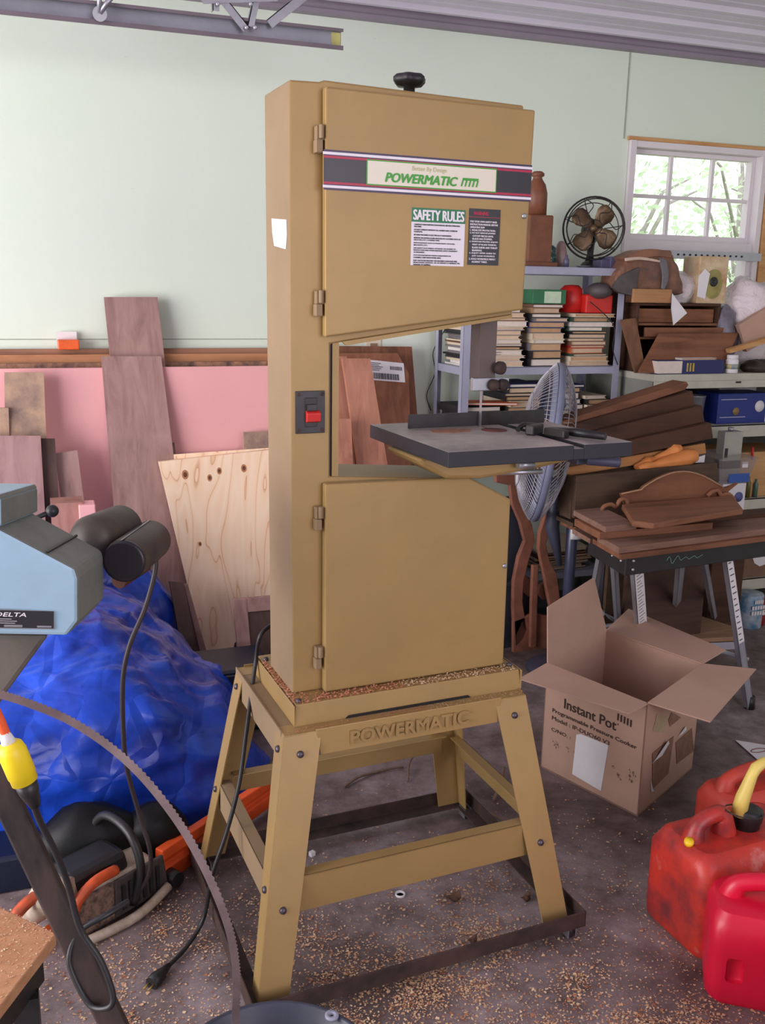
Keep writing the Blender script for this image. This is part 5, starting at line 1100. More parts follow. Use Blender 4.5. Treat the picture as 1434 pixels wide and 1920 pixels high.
build('white_stripe', MB().b2(3.112, 3.118, 3.4685, 3.4705, z0+.003, z0+.132).b2(2.86, 3.0, 3.4685, 3.4705, z0+.028, z0+.030).b2(2.86, 3.0, 3.4685, 3.4705, z0+.108, z0+.110), WHITE, bx_)
single('tin_cup', MB().lathe([(.036, 0), (.046, .12), (.048, .122), (.048, .126), (.044, .124), (.035, .004), (.0001, .004)], (2.765, 3.53, z0), (0, 0, 1), 28), STEEL, 'galvanised tin cup standing left of the blue carton', 'cup')
q = P(1400, 725, Y=3.75); single('clear_tub', MB().b2(3.0, 3.22, 3.66, 3.85, z0, z0+.175), paint('cloudy_plastic', rgb(176, 172, 176), .3, 0, .15, 9, .1), 'cloudy plastic tub behind the blue carton', 'tub', bevel=.01)
# table of things in front of the bench shelf: tin, clear bin
hz = .5855
q = P(1370, 870, Y=3.36)
single('pine_crate', MB().b2(2.88, 3.3, 3.46, 3.7, hz, hz+.21), wood('pale_crate', rgb(176, 130, 84), rgb(206, 162, 112), 'X'), 'pale plywood crate on the second bench shelf at the right edge', 'crate', bevel=.002)
q0 = P(1356, 862, Y=3.30)
tray_t = root('clear_bin', (2.80, 3.28, 0), 'clear plastic bin with a blue printed label right of the wooden trough', 'bin')
cb0 = P(1340, 905, Y=3.2); cb1 = P(1414, 865, Y=3.2)
pbm2, pn2, pb2_ = _nodes('clear_hard_plastic'); pb2_.inputs['Base Color'].default_value = rgb(170, 160, 160); pb2_.inputs['Roughness'].default_value = .15; pb2_.inputs['Alpha'].default_value = .4
bin_z0 = P(1370, 907, Y=3.2).z; bin_z1 = P(1370, 858, Y=3.2).z
xa, xb = P(1338, 900, Y=3.2).x, P(1400, 900, Y=3.2).x
build('bin_wall', MB().loft([(xa+.03, 3.2, bin_z0), (xb, 3.2, bin_z0), (xb, 3.38, bin_z0), (xa+.03, 3.38, bin_z0)], [(xa, 3.18, bin_z1), (xb+.03, 3.18, bin_z1), (xb+.03, 3.4, bin_z1), (xa, 3.4, bin_z1)]), pbm2, tray_t)
build('blue_label', MB().b2(xa+.07, xb+.005, 3.1925, 3.194, bin_z0+.005, bin_z0+.045), paint('blue_print', rgb(50, 90, 170), .5, 0, .1, 50, 0), tray_t)
build('white_sticker', MB().b2(xb-.045, xb-.015, 3.185, 3.187, bin_z0+.07, bin_z0+.095), WHITE, tray_t)
cr0 = MB().b2(xa+.02, xb+.02, 3.18, 3.40, 0, bin_z0-.14)
single('storage_crate', cr0, DKX, 'dark wooden crate on the floor under the white carton by the bench', 'crate', bevel=.004)
wc = root('white_carton', ((xa+xb)/2, 3.28, bin_z0-.14), 'white carton with a blue round emblem under the clear bin', 'box')
build('carton_body', MB().b2(xa+.05, xb, 3.2, 3.38, bin_z0-.139, bin_z0-.001), WHITE, wc, bevel=.002)
build('blue_emblem', MB().lathe([(.022, 0), (.022, .001), (.0001, .001)], (xb-.035, 3.199, bin_z0-.06), (0, -1, 0), 24).b2(xa+.055, xa+.075, 3.199, 3.2, bin_z0-.03, bin_z0-.01), paint('violet_blue_print', rgb(88, 92, 150), .5, 0, .1, 30, 0), wc)
tn_ = root('paint_thinner_tin', (2.83, 3.28, bin_z1), 'rectangular grey tin with a dark lower band standing in the clear bin', 'tin')
tx0 = P(1356, 850, Y=3.26).x; tx1 = P(1390, 850, Y=3.26).x; tzz = bin_z0+.002
build('tin_body', MB().b2(tx0, tx1, 3.26, 3.31, tzz, P(1370, 810, Y=3.26).z), paint('grey_white_tin', rgb(172, 170, 160), .4, .2, .1, 9, 0), tn_, bevel=.003)
build('dark_band', MB().b2(tx0-.0005, tx1+.0005, 3.2593, 3.3107, tzz+.05, tzz+.085).b2(tx0+.006, tx0+.022, 3.259, 3.2605, tzz+.10, tzz+.14), BLACK, tn_)
build('spout', MB().cyl(((tx0+tx1)/2, 3.285, P(1370, 810, Y=3.26).z), ((tx0+tx1)/2, 3.285, P(1370, 803, Y=3.26).z), .012), STEEL, tn_)
single('marker_pen', MB().cyl(P(1410, 862, Y=3.44), P(1411, 838, Y=3.44), .006, 10), paint('red_pen', rgb(200, 30, 34), .4, 0, 0, 5, 0), 'thin red pen standing upright in front of the pale crate', 'pen')
for (px_a, py_a, hh, colr, nm) in ((1402, 945, .10, (96, 92, 40), 'slim olive bottle standing on the lower bench shelf'), (1416, 945, .085, (76, 110, 96), 'slim green bottle standing right of the olive one')):
    q = P(px_a, py_a, Y=3.44); single('glue_bottle', MB().lathe([(.011, 0), (.011, hh*.7), (.005, hh*.85), (.004, hh), (.0001, hh)], (q.x, 3.45, hz), (0, 0, 1), 14), paint('bottle_%d' % px_a, rgb(*colr), .4, 0, .1, 20, 0), nm, 'bottle')
# white shelf edge low right and boxes below
q = P(1400, 1060, Y=3.25)
cb_ = root('brown_carton', (3.25, 3.55, .1965), 'brown carton with a small white arrow label at the right edge below the planks', 'box')
x0_ = P(1388, 1050, Y=3.2).x
ztop_ = P(1410, 1030, Y=3.2).z
x0_ = P(1388, 1050, Y=3.44).x; ztop_ = P(1410, 1030, Y=3.44).z
build('carton_body', MB().b2(x0_, x0_+.35, 3.44, 3.66, .1965, ztop_), paint('dim_cardboard', rgb(128, 96, 76), .85, 0, .1, 5, 0), cb_, bevel=.002)
build('arrow_label', MB().prism([P(x, y, Y=3.438) for x, y in ((1410, 1043), (1422, 1037), (1434, 1040), (1434, 1058), (1424, 1062), (1414, 1056))], (0, -.001, 0)), WHITE, cb_)
# cans on the floor
q = P(1354, 1150, z=0); q.y = min(q.y, 3.34)
bcn = root('paint_can', (q.x, q.y, 0), 'dirty blue and white round can on the floor under the planks', 'can')
build('can_body', MB().lathe([(.058, 0), (.060, .004), (.060, .155), (.056, .16), (.0001, .158)], (q.x, q.y, 0), (0, 0, 1), 28), paint('faded_blue_can', rgb(82, 128, 158), .5, .1, .2, 14, 0, c2=rgb(196, 200, 204)), bcn)
tt = MB()
for k, (w_, z_) in enumerate(((.05, .125), (.075, .098), (.075, .072))):
    for j in range(5): tt.b2(q.x-w_/2+j*w_/5, q.x-w_/2+j*w_/5+w_/7, q.y-.063, q.y-.0605, z_, z_+.017)
build('faded_print', tt, WHITE, bcn)
q = P(1402, 1163, z=0); q.y = min(q.y, 3.36)
rcn = root('powder_can', (q.x, q.y, 0), 'dark red round can with BPS lettering on the floor at the right edge', 'can')
build('can_body', MB().lathe([(.048, 0), (.050, .004), (.050, .045), (.0485, .047), (.050, .049), (.050, .12), (.046, .128), (.0001, .127)], (q.x, q.y, 0), (0, 0, 1), 28), paint('dark_red_can', rgb(142, 30, 30), .35, .1, .1, 14, 0), rcn)
build('can_lettering', text_mb(MB(), 'BPS', (q.x-.045, q.y-.0505, .055), (.06, .0, 0), (0, 0, .026), .002, .001, bold=.03), WHITE, rcn)

# ------------------------------------------------------------------ trough of boards behind the sawhorse table
tw = root('wooden_trough', (2.1, 3.0, 0), 'long dark wooden trough of loose wood on a dark carcass behind the work table', 'trough')
f = [P(1080, 893, Y=2.90), P(1345, 868, Y=2.90), P(1348, 962, Y=2.90), P(1076, 972, Y=2.90)]
DKB = wood('brown_black_board', rgb(64, 48, 38), rgb(92, 72, 56), 'X')
build('front_board', MB().prism(f, (0, .02, 0)), DKB, tw, bevel=.002)
build('back_board', MB().prism([v+Vector((0, .10, .0)) for v in f], (0, .02, 0)), DKB, tw, bevel=.002)
build('end_board', MB().b2(f[1].x-.02, f[1].x, 2.92, 3.0, .68, f[1].z-.01), DKB, tw)
build('end_board', MB().b2(f[0].x, f[0].x+.02, 2.92, 3.0, .69, f[0].z-.01), DKB, tw)
build('bottom_board', MB().b2(f[0].x, f[1].x, 2.90, 3.02, .665, .68), DKB, tw)
build('under_shelf', MB().b2(f[0].x+.02, f[1].x-.05, 2.91, 3.02, .645, .664), MIDX, tw)
build('carcass_leg', MB().b2(2.08, 2.45, 2.96, 2.98, .0, .645), wood('dim_brown_panel', rgb(56, 40, 34), rgb(84, 60, 50), 'X'), tw)
build('carcass_leg', MB().b2(2.10, 2.45, 3.12, 3.14, .0, .645), DKB, tw)
def bx(name, px, Y, th, mat_, label, group=None, bev=.002):
    return single(name, MB().prism([P(x, y, Y=Y) for x, y in px], (0, th, 0)), mat_, label, 'board', group, bevel=bev)
G5 = 'dark boards piled above the trough'
bx('dark_board', [(1150, 832), (1333, 793), (1337, 822), (1165, 858), (1020, 885), (1020, 858)], 2.96, .10, DKX, 'lowest thick dark board of the pile above the trough', G5)
bx('dark_board', [(1118, 808), (1316, 760), (1321, 791), (1140, 832), (1010, 858), (1010, 832)], 2.99, .10, DKX, 'middle dark board of the pile above the trough', G5)
bx('dark_board', [(1074, 796), (1298, 733), (1304, 762), (1118, 808), (1000, 834), (1000, 812)], 3.02, .10, DKX, 'uppermost thick dark board, pale scratches at its right end', G5)
bx('reddish_board', [(1060, 788), (1288, 716), (1291, 722), (1284, 731), (1080, 797), (1000, 815), (1000, 806)], 3.04, .09, MIDX, 'thin reddish board lying on top of the dark pile', G5)
bx('pine_board', [(1085, 872), (1322, 831), (1324, 850), (1095, 888), (1060, 893), (1060, 876)], 2.985, .02, wood('orange_pine', rgb(158, 104, 60), rgb(196, 140, 88), 'X'), 'orange pine board standing in the trough behind the turned legs', G5)
ORL = wood('orange_turned_wood', rgb(186, 108, 52), rgb(222, 146, 84), 'X')
def turned(a, b, rs, label):
    a = Vector(a); b = Vector(b); n = len(rs)
    single('turned_leg', MB().tube(smooth_path([a.lerp(b, i/(n-1)) for i in range(n)], 4), [rs[min(n-1, i//4)]*(1-(i % 4)/4)+rs[min(n-1, i//4+1)]*((i % 4)/4) for i in range((n-1)*4+1)], 16), ORL, label, 'wooden leg', 'turned furniture legs in the trough')
turned(P(1196, 880, Y=2.94), P(1303, 854, Y=2.94), [.012, .02, .014, .022, .026, .03, .032, .024], 'fat orange turned leg lying at the front of the trough')
turned(P(1190, 876, Y=2.965), P(1276, 840, Y=2.965), [.008, .012, .02, .010, .014, .016, .028, .014], 'slimmer orange leg with a ball foot behind the fat one')
single('white_card', MB().prism([P(1306, 858, Y=2.945), P(1322, 853, Y=2.945), P(1320, 867, Y=2.945), P(1300, 868, Y=2.945)], (0, .002, 0)), WHITE, 'small white card in the trough right of the turned legs', 'card')

# ------------------------------------------------------------------ sawhorse table with planks
TA = P(1165, 1032, z=.70); TB = P(1440, 998, z=.70); td = (TB-TA).normalized(); tp = Vector((-td.y, td.x, 0)); TL = .80; TD = .33
wt_ = root('sawhorse_table', TA+td*TL/2+tp*TD/2+Vector((0, 0, -.70)), 'folding aluminium sawhorse table with a black apron holding brown planks', 'work table')
def T(u, v, z): return Vector((TA.x, TA.y, 0))+td*(u+.20*v)+tp*v+Vector((0, 0, z))
APR = paint('black_apron', rgb(44, 40, 42), .5, .1, .1, 10, .05)
def tslab(name, u0, u1, v0, v1, z0, z1, m, par, **k): return build(name, MB().prism([T(u0, v0, z0), T(u1, v0, z0), T(u1, v1, z0), T(u0, v1, z0)], (0, 0, z1-z0)), m, par, **k)
front_ap = tslab('apron', .045, .66, .03, .045, .60, .667, APR, wt_, bevel=.003); tslab('apron', .04, .055, .03, TD-.03, .60, .667, APR, wt_, bevel=.003); tslab('apron', .66, .675, .03, TD-.03, .60, .667, APR, wt_); tslab('apron', .045, .66, TD-.045, TD-.03, .60, .667, APR, wt_)
hw = smooth_path([T(.21+.012*i, .0285, .635+.014*math.sin(i*2.1)*(1 if i < 5 else .35)) for i in range(14)], 4)
build('chalk_scribble', MB().tube(hw, .0012, 4), paint('green_chalk', rgb(120, 160, 140), .9, 0, 0, 5, 0), front_ap, label='pale green handwriting')
for u, v, z in ((.05, .06, .645), (.05, .12, .645), (.07, .03, .65), (.07, .03, .62)): build('rivet', MB().ball(T(u-.012 if v > .03 else u, v-.003, z), .005, 10, 6), ALU, wt_)
def alu_leg(name, a, b, w_, mat_=ALU, lab=None):
    a = Vector(a); b = Vector(b); d = (b-a).normalized(); s = d.cross(tp).normalized(); m = MB()
    for (o1, o2, e1_, e2_) in ((-w_/2, w_/2, 0, .003), (-w_/2, -w_/2+.003, 0, .022), (w_/2-.003, w_/2, 0, .022)):
        m.prism([a+s*o1+tp*e1_, a+s*o2+tp*e1_, b+s*o2+tp*e1_, b+s*o1+tp*e1_], tp*(e2_-e1_))
    return build(name, m, mat_, wt_, label=lab)
l3 = alu_leg('leg', T(.105, .045, .62), P(1214, 1300, z=0), .042)
fr_ = P(1408, 1330, z=0)
l6 = alu_leg('leg', T(.50, .045, .62), fr_, .030)
lbk = alu_leg('leg', P(1131, 1040, z=.62), P(1094, 1222, z=0), .028); alu_leg('leg', P(1154, 1045, z=.62), P(1165, 1222, z=0), .022)
alu_leg('leg', P(1281, 1050, z=.62), P(1266, 1190, z=0), .035); alu_leg('leg', P(1322, 1045, z=.62), P(1346, 1180, z=0), .022)
def bar(a, b, w_, name='brace'): return build(name, MB().tube([a, b], w_, 6), ALU, wt_)
bar(P(1118, 1140, z=.25), P(1164, 1172, z=.17), .010); bar(T(.02, TD, .30), T(.32, TD, .30), .008); bar(T(.34, .2, .30), T(.66, .06, .20), .009)
stp = [P(x, y, z=.16) for x, y in ((1215, 1172), (1300, 1150), (1386, 1178), (1388, 1194), (1250, 1200))]; build('step', MB().prism(stp, (0, 0, -.018)), wood('dim_step', rgb(128, 98, 76), rgb(158, 124, 98), 'X'), wt_, bevel=.003)
build('step_rail', MB().prism([stp[4]+Vector((0, -.002, -.019)), stp[3]+Vector((0, -.002, -.019)), stp[3]+Vector((0, -.002, -.05)), stp[4]+Vector((0, -.002, -.05))], (0, -.003, 0)), ALU, wt_)
# label strips on the two front legs
def leg_sticker(leg_a, leg_b, t0, t1, w_, lab, rows):
    a = Vector(leg_a); b = Vector(leg_b); d = (b-a); s = d.normalized().cross(tp).normalized(); p0 = a+d*t0; p1 = a+d*t1; m = MB()
    m.prism([p0+s*w_/2-tp*.0005, p0-s*w_/2-tp*.0005, p1-s*w_/2-tp*.0005, p1+s*w_/2-tp*.0005], -tp*.0006, 0)
    for k in range(rows):
        f_ = (k+.5)/rows; q = p0.lerp(p1, f_); hh = (p1-p0)*(.14/rows); ww = w_*(.10+.25*((k*7) % 3)/2)
        m.prism([q+s*ww-tp*.0013-hh, q-s*w_*.35-tp*.0013-hh, q-s*w_*.35-tp*.0013+hh*.4, q+s*ww-tp*.0013+hh*.4], -tp*.0003, 1)
    build('warning_label', m, [WHITE, paint('grey_ink', rgb(104, 96, 100), .8, 0, .2, 60, 0)], wt_, label=lab)
la, lb_ = T(.105, .045, .62), P(1214, 1300, z=0)
leg_sticker(la, lb_, .02, .42, .038, 'white printed label on the front left leg', 18)
leg_sticker(T(.50, .045, .62), fr_, .03, .55, .026, 'white scale label on the front right leg', 14)
build('leg_foot', MB().tube([fr_+Vector((0, .01, .05)), fr_+Vector((0, .01, .001))], [.016, .02], 8), BLACK, wt_)
# planks
PG = 'brown planks piled on the sawhorse table'
def plank(u0, u1, v0, v1, z0, z1, skew, mat_, label, pts=None):
    b = [T(u0, v0, z0), T(u1, v0+skew, z0), T(u1, v1+skew, z0), T(u0, v1, z0)]
    single('plank', MB().prism(b, (0, 0, z1-z0)), mat_, label, 'plank', PG, bevel=.002)
plank(0, TL+.15, 0, .20, .6675, .685, .0, MIDX, 'lowest front plank lying on the black apron of the sawhorse table')
plank(-.01, TL+.15, .202, TD+.01, .6675, .685, .0, WALX, 'lowest rear plank on the sawhorse table')
plank(-.005, TL+.15, .01, .16, .6855, .707, .01, WALX, 'second front plank with a pale sawn edge')
plank(-.025, .44, .11, .30, .7075, .732, -.03, MIDX, 'wide plank sticking out to the left of the pile')
plank(.16, TL+.1, .20, .27, .7075, .722, -.06, DKX, 'dark thin splintered stick among the planks')
plank(-.01, .12, .10, .34, .7325, .752, .0, WALX, 'short crosswise board near the left end of the pile')
single('plank', MB().prism([P(x, y, z=.753) for x, y in ((1185, 988), (1225, 993), (1392, 965), (1372, 938), (1165, 956))], (0, 0, .021)), MIDX, 'wide moulded board lying on top of the plank pile', 'plank', PG, bevel=.004)
# arched headboard piece
YA_ = 2.80
hb_ = root('carved_headboard', (2.15, YA_, .69), 'arched carved wooden crest piece standing behind the planks', 'carved wood')
arc = [(1165, 926), (1203, 918)] + [(1203+4+int(148*t/12), 918-34*math.sin(math.pi*(t+.6)/13.2)) for t in range(13)] + [(1360, 916), (1385, 906), (1362, 925), (1340, 935), (1330, 962), (1330, 1000), (1180, 1000), (1185, 960), (1172, 945)]
build('crest_board', MB().prism([P(x, y, Y=YA_) for x, y in arc], (0, .018, 0)), wood('crest_wood', rgb(98, 60, 42), rgb(134, 88, 62), 'X'), hb_, bevel=.002)
build('crest_edge', MB().tube([P(x, y, Y=YA_-.003) for x, y in arc[:15]], .003, 6), wood('pine_edge', rgb(150, 112, 86), rgb(176, 138, 108), 'X'), hb_)
def scroll(pts): build('scroll', MB().tube(smooth_path([P(x, y, Y=YA_-.01) for x, y in pts], 5), .008, 8), MIDX, hb_)
scroll([(1126, 962), (1132, 950), (1145, 946), (1155, 950), (1162, 938), (1172, 936), (1176, 946), (1168, 954), (1178, 962)])
scroll([(1326, 930), (1335, 922), (1346, 920), (1352, 928), (1364, 926), (1374, 934), (1376, 944)])

# ------------------------------------------------------------------ open cardboard carton
BH_ = .36
bN, bL, bR = Vector((1.572, 2.090, 0)), Vector((1.445, 2.444, 0)), Vector((1.912, 2.284, 0)); bF = bL+bR-bN; zv = Vector((0, 0, BH_))
cbx = root('cardboard_box', (bN+bF)/2, 'open brown cardboard carton with flaps spread, pressure cooker print on its front', 'cardboard box')
def wall(name, a, b, par=cbx):
    cc = (bN+bF)/2; n_ = ((a+b)/2-cc); n_.z = 0; n_.normalize()
    return build(name, MB().prism([a, b, b+zv, a+zv], -n_*.004), [CARD], par)
fw = wall('front_side', bN, bL); rw = wall('right_side', bN, bR); wall('left_side', bL, bF); wall('back_side', bF, bR)
build('bottom', MB().prism([bN+Vector((0, 0, .001)), bR+Vector((0, 0, .001)), bF+Vector((0, 0, .001)), bL+Vector((0, 0, .001))], (0, 0, .004)), CARDIN, cbx)
def flap(a, b, pa, pxy):
    n_ = (b-a).cross(pa-a).normalized(); pb = on_plane(pxy[0], pxy[1], a, n_); return build('flap', MB().prism([a, b, pb, pa], n_*.004), CARD, cbx)
aN, aL, aR, aF = bN+zv, bL+zv, bR+zv, bF+zv
flap(aL, aN, P(973, 1272, z=.350), (1178, 1337))
nl = Vector((bL.x-bN.x, bL.y-bN.y, 0)).normalized()
flap(aL, aF, on_plane(1025, 1138, aL+nl*.01, nl), (1112, 1083))
flap(aF, aR, P(1178, 1143, z=.370), (1360, 1220))
flap(aR, aN, P(1417, 1256, z=.345), (1331, 1355))
# print on the front side
fd = (bN-bL); flen = fd.length; fdn = fd.normalized()
INKB = paint('carton_ink', rgb(62, 46, 38), .8, 0, .1, 30, 0)
def ft(mb, s, u, z, wdt, hgt, bold=.0, lift=.001): text_mb(mb, s, bL+fdn*u+Vector((0, 0, z)), fdn*wdt, Vector((0, 0, hgt)), lift, .0003, bold=bold)
def fuv(px, py):
    q = on_plane(px, py, bL, Vector((0, 0, 1)).cross(fd).normalized()); return (q-bL).dot(fdn), q.z
m = MB()
u0, z0_ = fuv(1058, 1325); u1, z1_ = fuv(1155, 1366); ft(m, 'Instant Pot', u0, z0_-.004, u1-u0, .031, .035); u2, z2_ = fuv(1156, 1355); text_mb(m, '\u00ae', bL+fdn*(u1+.003)+Vector((0, 0, z0_+.016)), fdn*.006, Vector((0, 0, .006)), .001, .0003)
u0, z0_ = fuv(1036, 1334); u1, z1_ = fuv(1194, 1402); build('print_line', m, INKB, fw); m = MB(); ft(m, 'Programmable Pressure Cooker', u0, z0_-.004, u1-u0, .016, .03)
u0, z0_ = fuv(1035, 1349); u1, z1_ = fuv(1143, 1393); build('print_line', m, INKB, fw); m = MB(); ft(m, 'Model : IP-DUO60 V3', u0, z0_+.001, u1-u0, .013, .02)
u0, z0_ = fuv(1034, 1368); u1, z1_ = fuv(1070, 1380); build('print_line', m, INKB, fw); m = MB(); ft(m, 'C/NO. :', u0, z0_-.002, u1-u0, .011, .02)
build('print_line', m, INKB, fw)
m = MB(); pa = fuv(1082, 1385); pbq = fuv(1127, 1478)
c_ = [fuv(1081, 1377), fuv(1089, 1376), fuv(1141, 1397), fuv(1127, 1483), fuv(1073, 1451)]
npl = Vector((0, 0, 1)).cross(fd).normalized(); npl = npl if npl.dot(FWD) < 0 else -npl
pts = [bL+fdn*u+Vector((0, 0, z))+npl*.001 for u, z in c_]
lbl = build('white_label', MB().prism(pts, npl*.0006), WHITE, fw)
m = MB(); 
for k in range(5):
    u, z = fuv(1158+k*6, 1337+k*3); m.prism([bL+fdn*u+Vector((0, 0, z))+npl*.001, bL+fdn*(u+.006)+Vector((0, 0, z))+npl*.001, bL+fdn*(u+.006)+Vector((0, 0, z-.022))+npl*.001, bL+fdn*u+Vector((0, 0, z-.022))+npl*.001], npl*.0003)
build('barcode', m, INKB, fw)
random.seed(9); m = MB()                               # smudged, rubbed out handwriting
SMU = paint('grey_smudge', rgb(134, 112, 96), .9, 0, .2, 40, 0)
for (px_a, py_a, s) in ((1040, 1395, 1), (1048, 1400, 1), (1066, 1407, .7), (1080, 1413, .8), (1104, 1418, .6), (1113, 1421, .7), (1150, 1440, .6), (1160, 1455, .8), (1183, 1452, 1.2), (1180, 1460, 1)):
    u, z = fuv(px_a, py_a)
    for k in range(9):
        r = .004*s*random.random(); a_ = random.uniform(0, 6.28); uu = u+random.gauss(0, .006*s); zz = z+random.gauss(0, .006*s)
        m.add([bL+fdn*(uu+r*math.cos(t))+Vector((0, 0, zz+r*1.4*math.sin(t)))+npl*.0008 for t in (0, 1.05, 2.1, 3.14, 4.2, 5.2)], [tuple(range(6))])
build('smudges', m, SMU, fw)
# torn shipping papers on the right side
rd = (bR-bN).normalized(); rn = rd.cross(Vector((0, 0, 1))).normalized(); rn = rn if rn.dot(FWD) < 0 else -rn
def rq(px, py): return on_plane(px, py, bN, rn)+rn*.0012
def rpaper(px, mat_, nm, curl=.0, lab=None):
    pts = [rq(x, y)+rn*(curl if i == 0 else 0) for i, (x, y) in enumerate(px)]; build(nm, MB().prism(pts, rn*.0007), mat_, rw, label=lab)
BRP = paint('torn_brown_paper', rgb(140, 104, 84), .85, 0, .15, 30, 0)
rpaper([(1231, 1338), (1252, 1345), (1243, 1374), (1223, 1370)], paint('tan_tape_label', rgb(176, 156, 122), .7, 0, .1, 20, 0), 'tape_label')
rpaper([(1258, 1335), (1276, 1345), (1255, 1362), (1252, 1350)], BRP, 'torn_paper')
rpaper([(1222, 1412), (1262, 1380), (1252, 1450), (1232, 1470), (1222, 1480)], BRP, 'torn_paper')
rpaper([(1245, 1386), (1254, 1394), (1240, 1418), (1222, 1432)], WHITE, 'curled_paper', .012, 'white curled paper scrap')
rpaper([(1282, 1360), (1286, 1368), (1278, 1376), (1270, 1381)], WHITE, 'curled_paper', .006, 'small white curled paper scrap')
rpaper([(1266, 1392), (1296, 1365), (1300, 1408), (1290, 1415), (1268, 1432)], BRP, 'torn_paper')
rpaper([(1219, 1462), (1223, 1478), (1225, 1483), (1220, 1484)], WHITE, 'curled_paper')

# ------------------------------------------------------------------ red petrol cans
RED1 = paint('sun_faded_red_plastic', rgb(198, 54, 42), .42, 0, .16, 9, .06, c2=rgb(118, 44, 48), c3=rgb(206, 122, 116)); RED2 = paint('crimson_plastic', rgb(214, 22, 58), .35, 0, .05, 5, .04)
RED3 = paint('dusty_red_plastic', rgb(196, 66, 52), .5, 0, .12, 8, .05)
YEL = paint('yellow_cap_plastic', rgb(240, 200, 30), .4, 0, .05, 9, 0)
def rbox_ring(L_, W_2, rad, n=6):
    out = []
    for (cx, cyy, a0) in ((L_/2-rad, W_2/2-rad, 0), (-L_/2+rad, W_2/2-rad, 1), (-L_/2+rad, -W_2/2+rad, 2), (L_/2-rad, -W_2/2+rad, 3)):
        for k in range(n): a_ = (a0+k/(n-1))*math.pi/2; out.append((cx+rad*math.cos(a_), cyy+rad*math.sin(a_)))
    return out
def gas_can(loc, rz, L_, W_2, H, mat_, label, nx=.34, he=.24, indent=False, vent=True):
    r = root('gas_can', loc, label, 'fuel can', 'red plastic fuel cans on the floor', rz); r['_local'] = 1
    lv = [(0, .93, .03), (.012, .985, .035), (.05, 1, .035), (H*.55, 1, .035), (H*.72, 1.0, .035), (H*.80, .96, .04), (H*.86, .86, .035), (H*.885, .70, .03)]
    m = MB(); rings = []
    for z, s, rad in lv:
        sw_ = s if z < H*.75 else s*.92; k = rbox_ring(L_*(s if z < H*.78 else (.5+.5*s)), W_2*sw_, min(rad, W_2*sw_*.45)); rings.append([(x + (0), y, z) for x, y in k])
    n = len(rings[0]); vs = [p for rg in rings for p in rg]
    m.add(vs, [(i*n+j, i*n+(j+1) % n, (i+1)*n+(j+1) % n, (i+1)*n+j) for i in range(len(rings)-1) for j in range(n)], 0, True)
    m.add(rings[0], [tuple(range(n-1, -1, -1))], 0); m.add(rings[-1], [tuple(range(n))], 0, True)
    body = build('can_body', m, mat_, r)
    hs_ = -L_*.36; hl = he*L_-hs_; hp = smooth_path([(hs_-.01, 0, H*.74), (hs_, 0, H*.93), (hs_+hl*.12, 0, H*1.01), (hs_+hl*.5, 0, H*1.06), (hs_+hl*.85, 0, H*1.04), (hs_+hl, 0, H*.84)], 6)
    build('handle', MB().tube(hp, [.030-.010*min(1, i/10) if i < 22 else .020+.010*min(1, (i-22)/6) for i in range(len(hp))], 14), mat_, r)
    if indent:
        cutter = build('cutter', MB().box((-L_*.34, -W_2/2, H*.36), (.036, .026, .060)), mat_, r, bevel=.009)
        md = body.modifiers.new('dent', 'BOOLEAN'); md.operation = 'DIFFERENCE'; md.object = cutter
        bpy.context.view_layer.update(); ev = body.evaluated_get(bpy.context.evaluated_depsgraph_get()); nm_ = bpy.data.meshes.new_from_object(ev); body.modifiers.clear(); body.data = nm_; nm_.set_sharp_from_angle(angle=math.radians(35)); bpy.data.objects.remove(cutter)
    nx = L_*nx
    build('collar', MB().lathe([(.034, H*.80), (.034, H*.95), (.036, H*.955), (.037, H*1.03), (.034, H*1.05), (.016, H*1.06)], (nx, 0, 0), (.12, 0, 1), 28), BLACK, r)
    if vent:
        vc = Vector((-L_*.43, -W_2*.05, H*.86)); build('vent_cap', MB().lathe([(.006, -.01), (.006, .006), (.0105, .008), (.0115, .014), (.0105, .020), (.0001, .021)], vc, (-.25, -.35, 1), 18), YEL, r, label='small yellow vent cap')
    return r
gA = gas_can((1.505, 1.625, 0), .06, .35, .215, .285, RED1, 'large faded orange-red fuel can with a pale yellow spout', nx=.0, he=-.10)
SPY = paint('pale_yellow_spout', rgb(232, 206, 108), .45, 0, .08, 9, 0)
s0 = P(1388, 1540, Y=1.64); m = MB()
pth_ = [Vector((.005, 0, .285)), Vector((.014, 0, .33)), Vector((.035, .0, .385)), Vector((.044, 0, .40)), Vector((.068, 0, .412)), Vector((.095, 0, .405))]
build('spout', MB().tube(pth_, [.019, .017, .013, .014, .012, .011], 16), SPY, gA)
loop = [Vector((.0-.05*math.cos(t*.35), -.02-.035*math.sin(t*.35), .305+.012*math.cos(t*.35))) for t in range(19)]
build('tether', MB().tube(loop, .0018, 6), BLACK, gA)
gas_can((1.475, 1.385, 0), -.62, .36, .19, .245, RED2, 'bright crimson fuel can with a grip dent, nearest of the row', indent=True, vent=False)
gas_can((1.80, 1.87, 0), .05, .34, .15, .225, RED3, 'dusty red fuel can behind the one with the yellow spout', vent=False)
gD = gas_can((1.36, 1.06, 0), .1, .34, .19, .27, RED2, 'crimson fuel can showing only its yellow cap in the lower right corner')
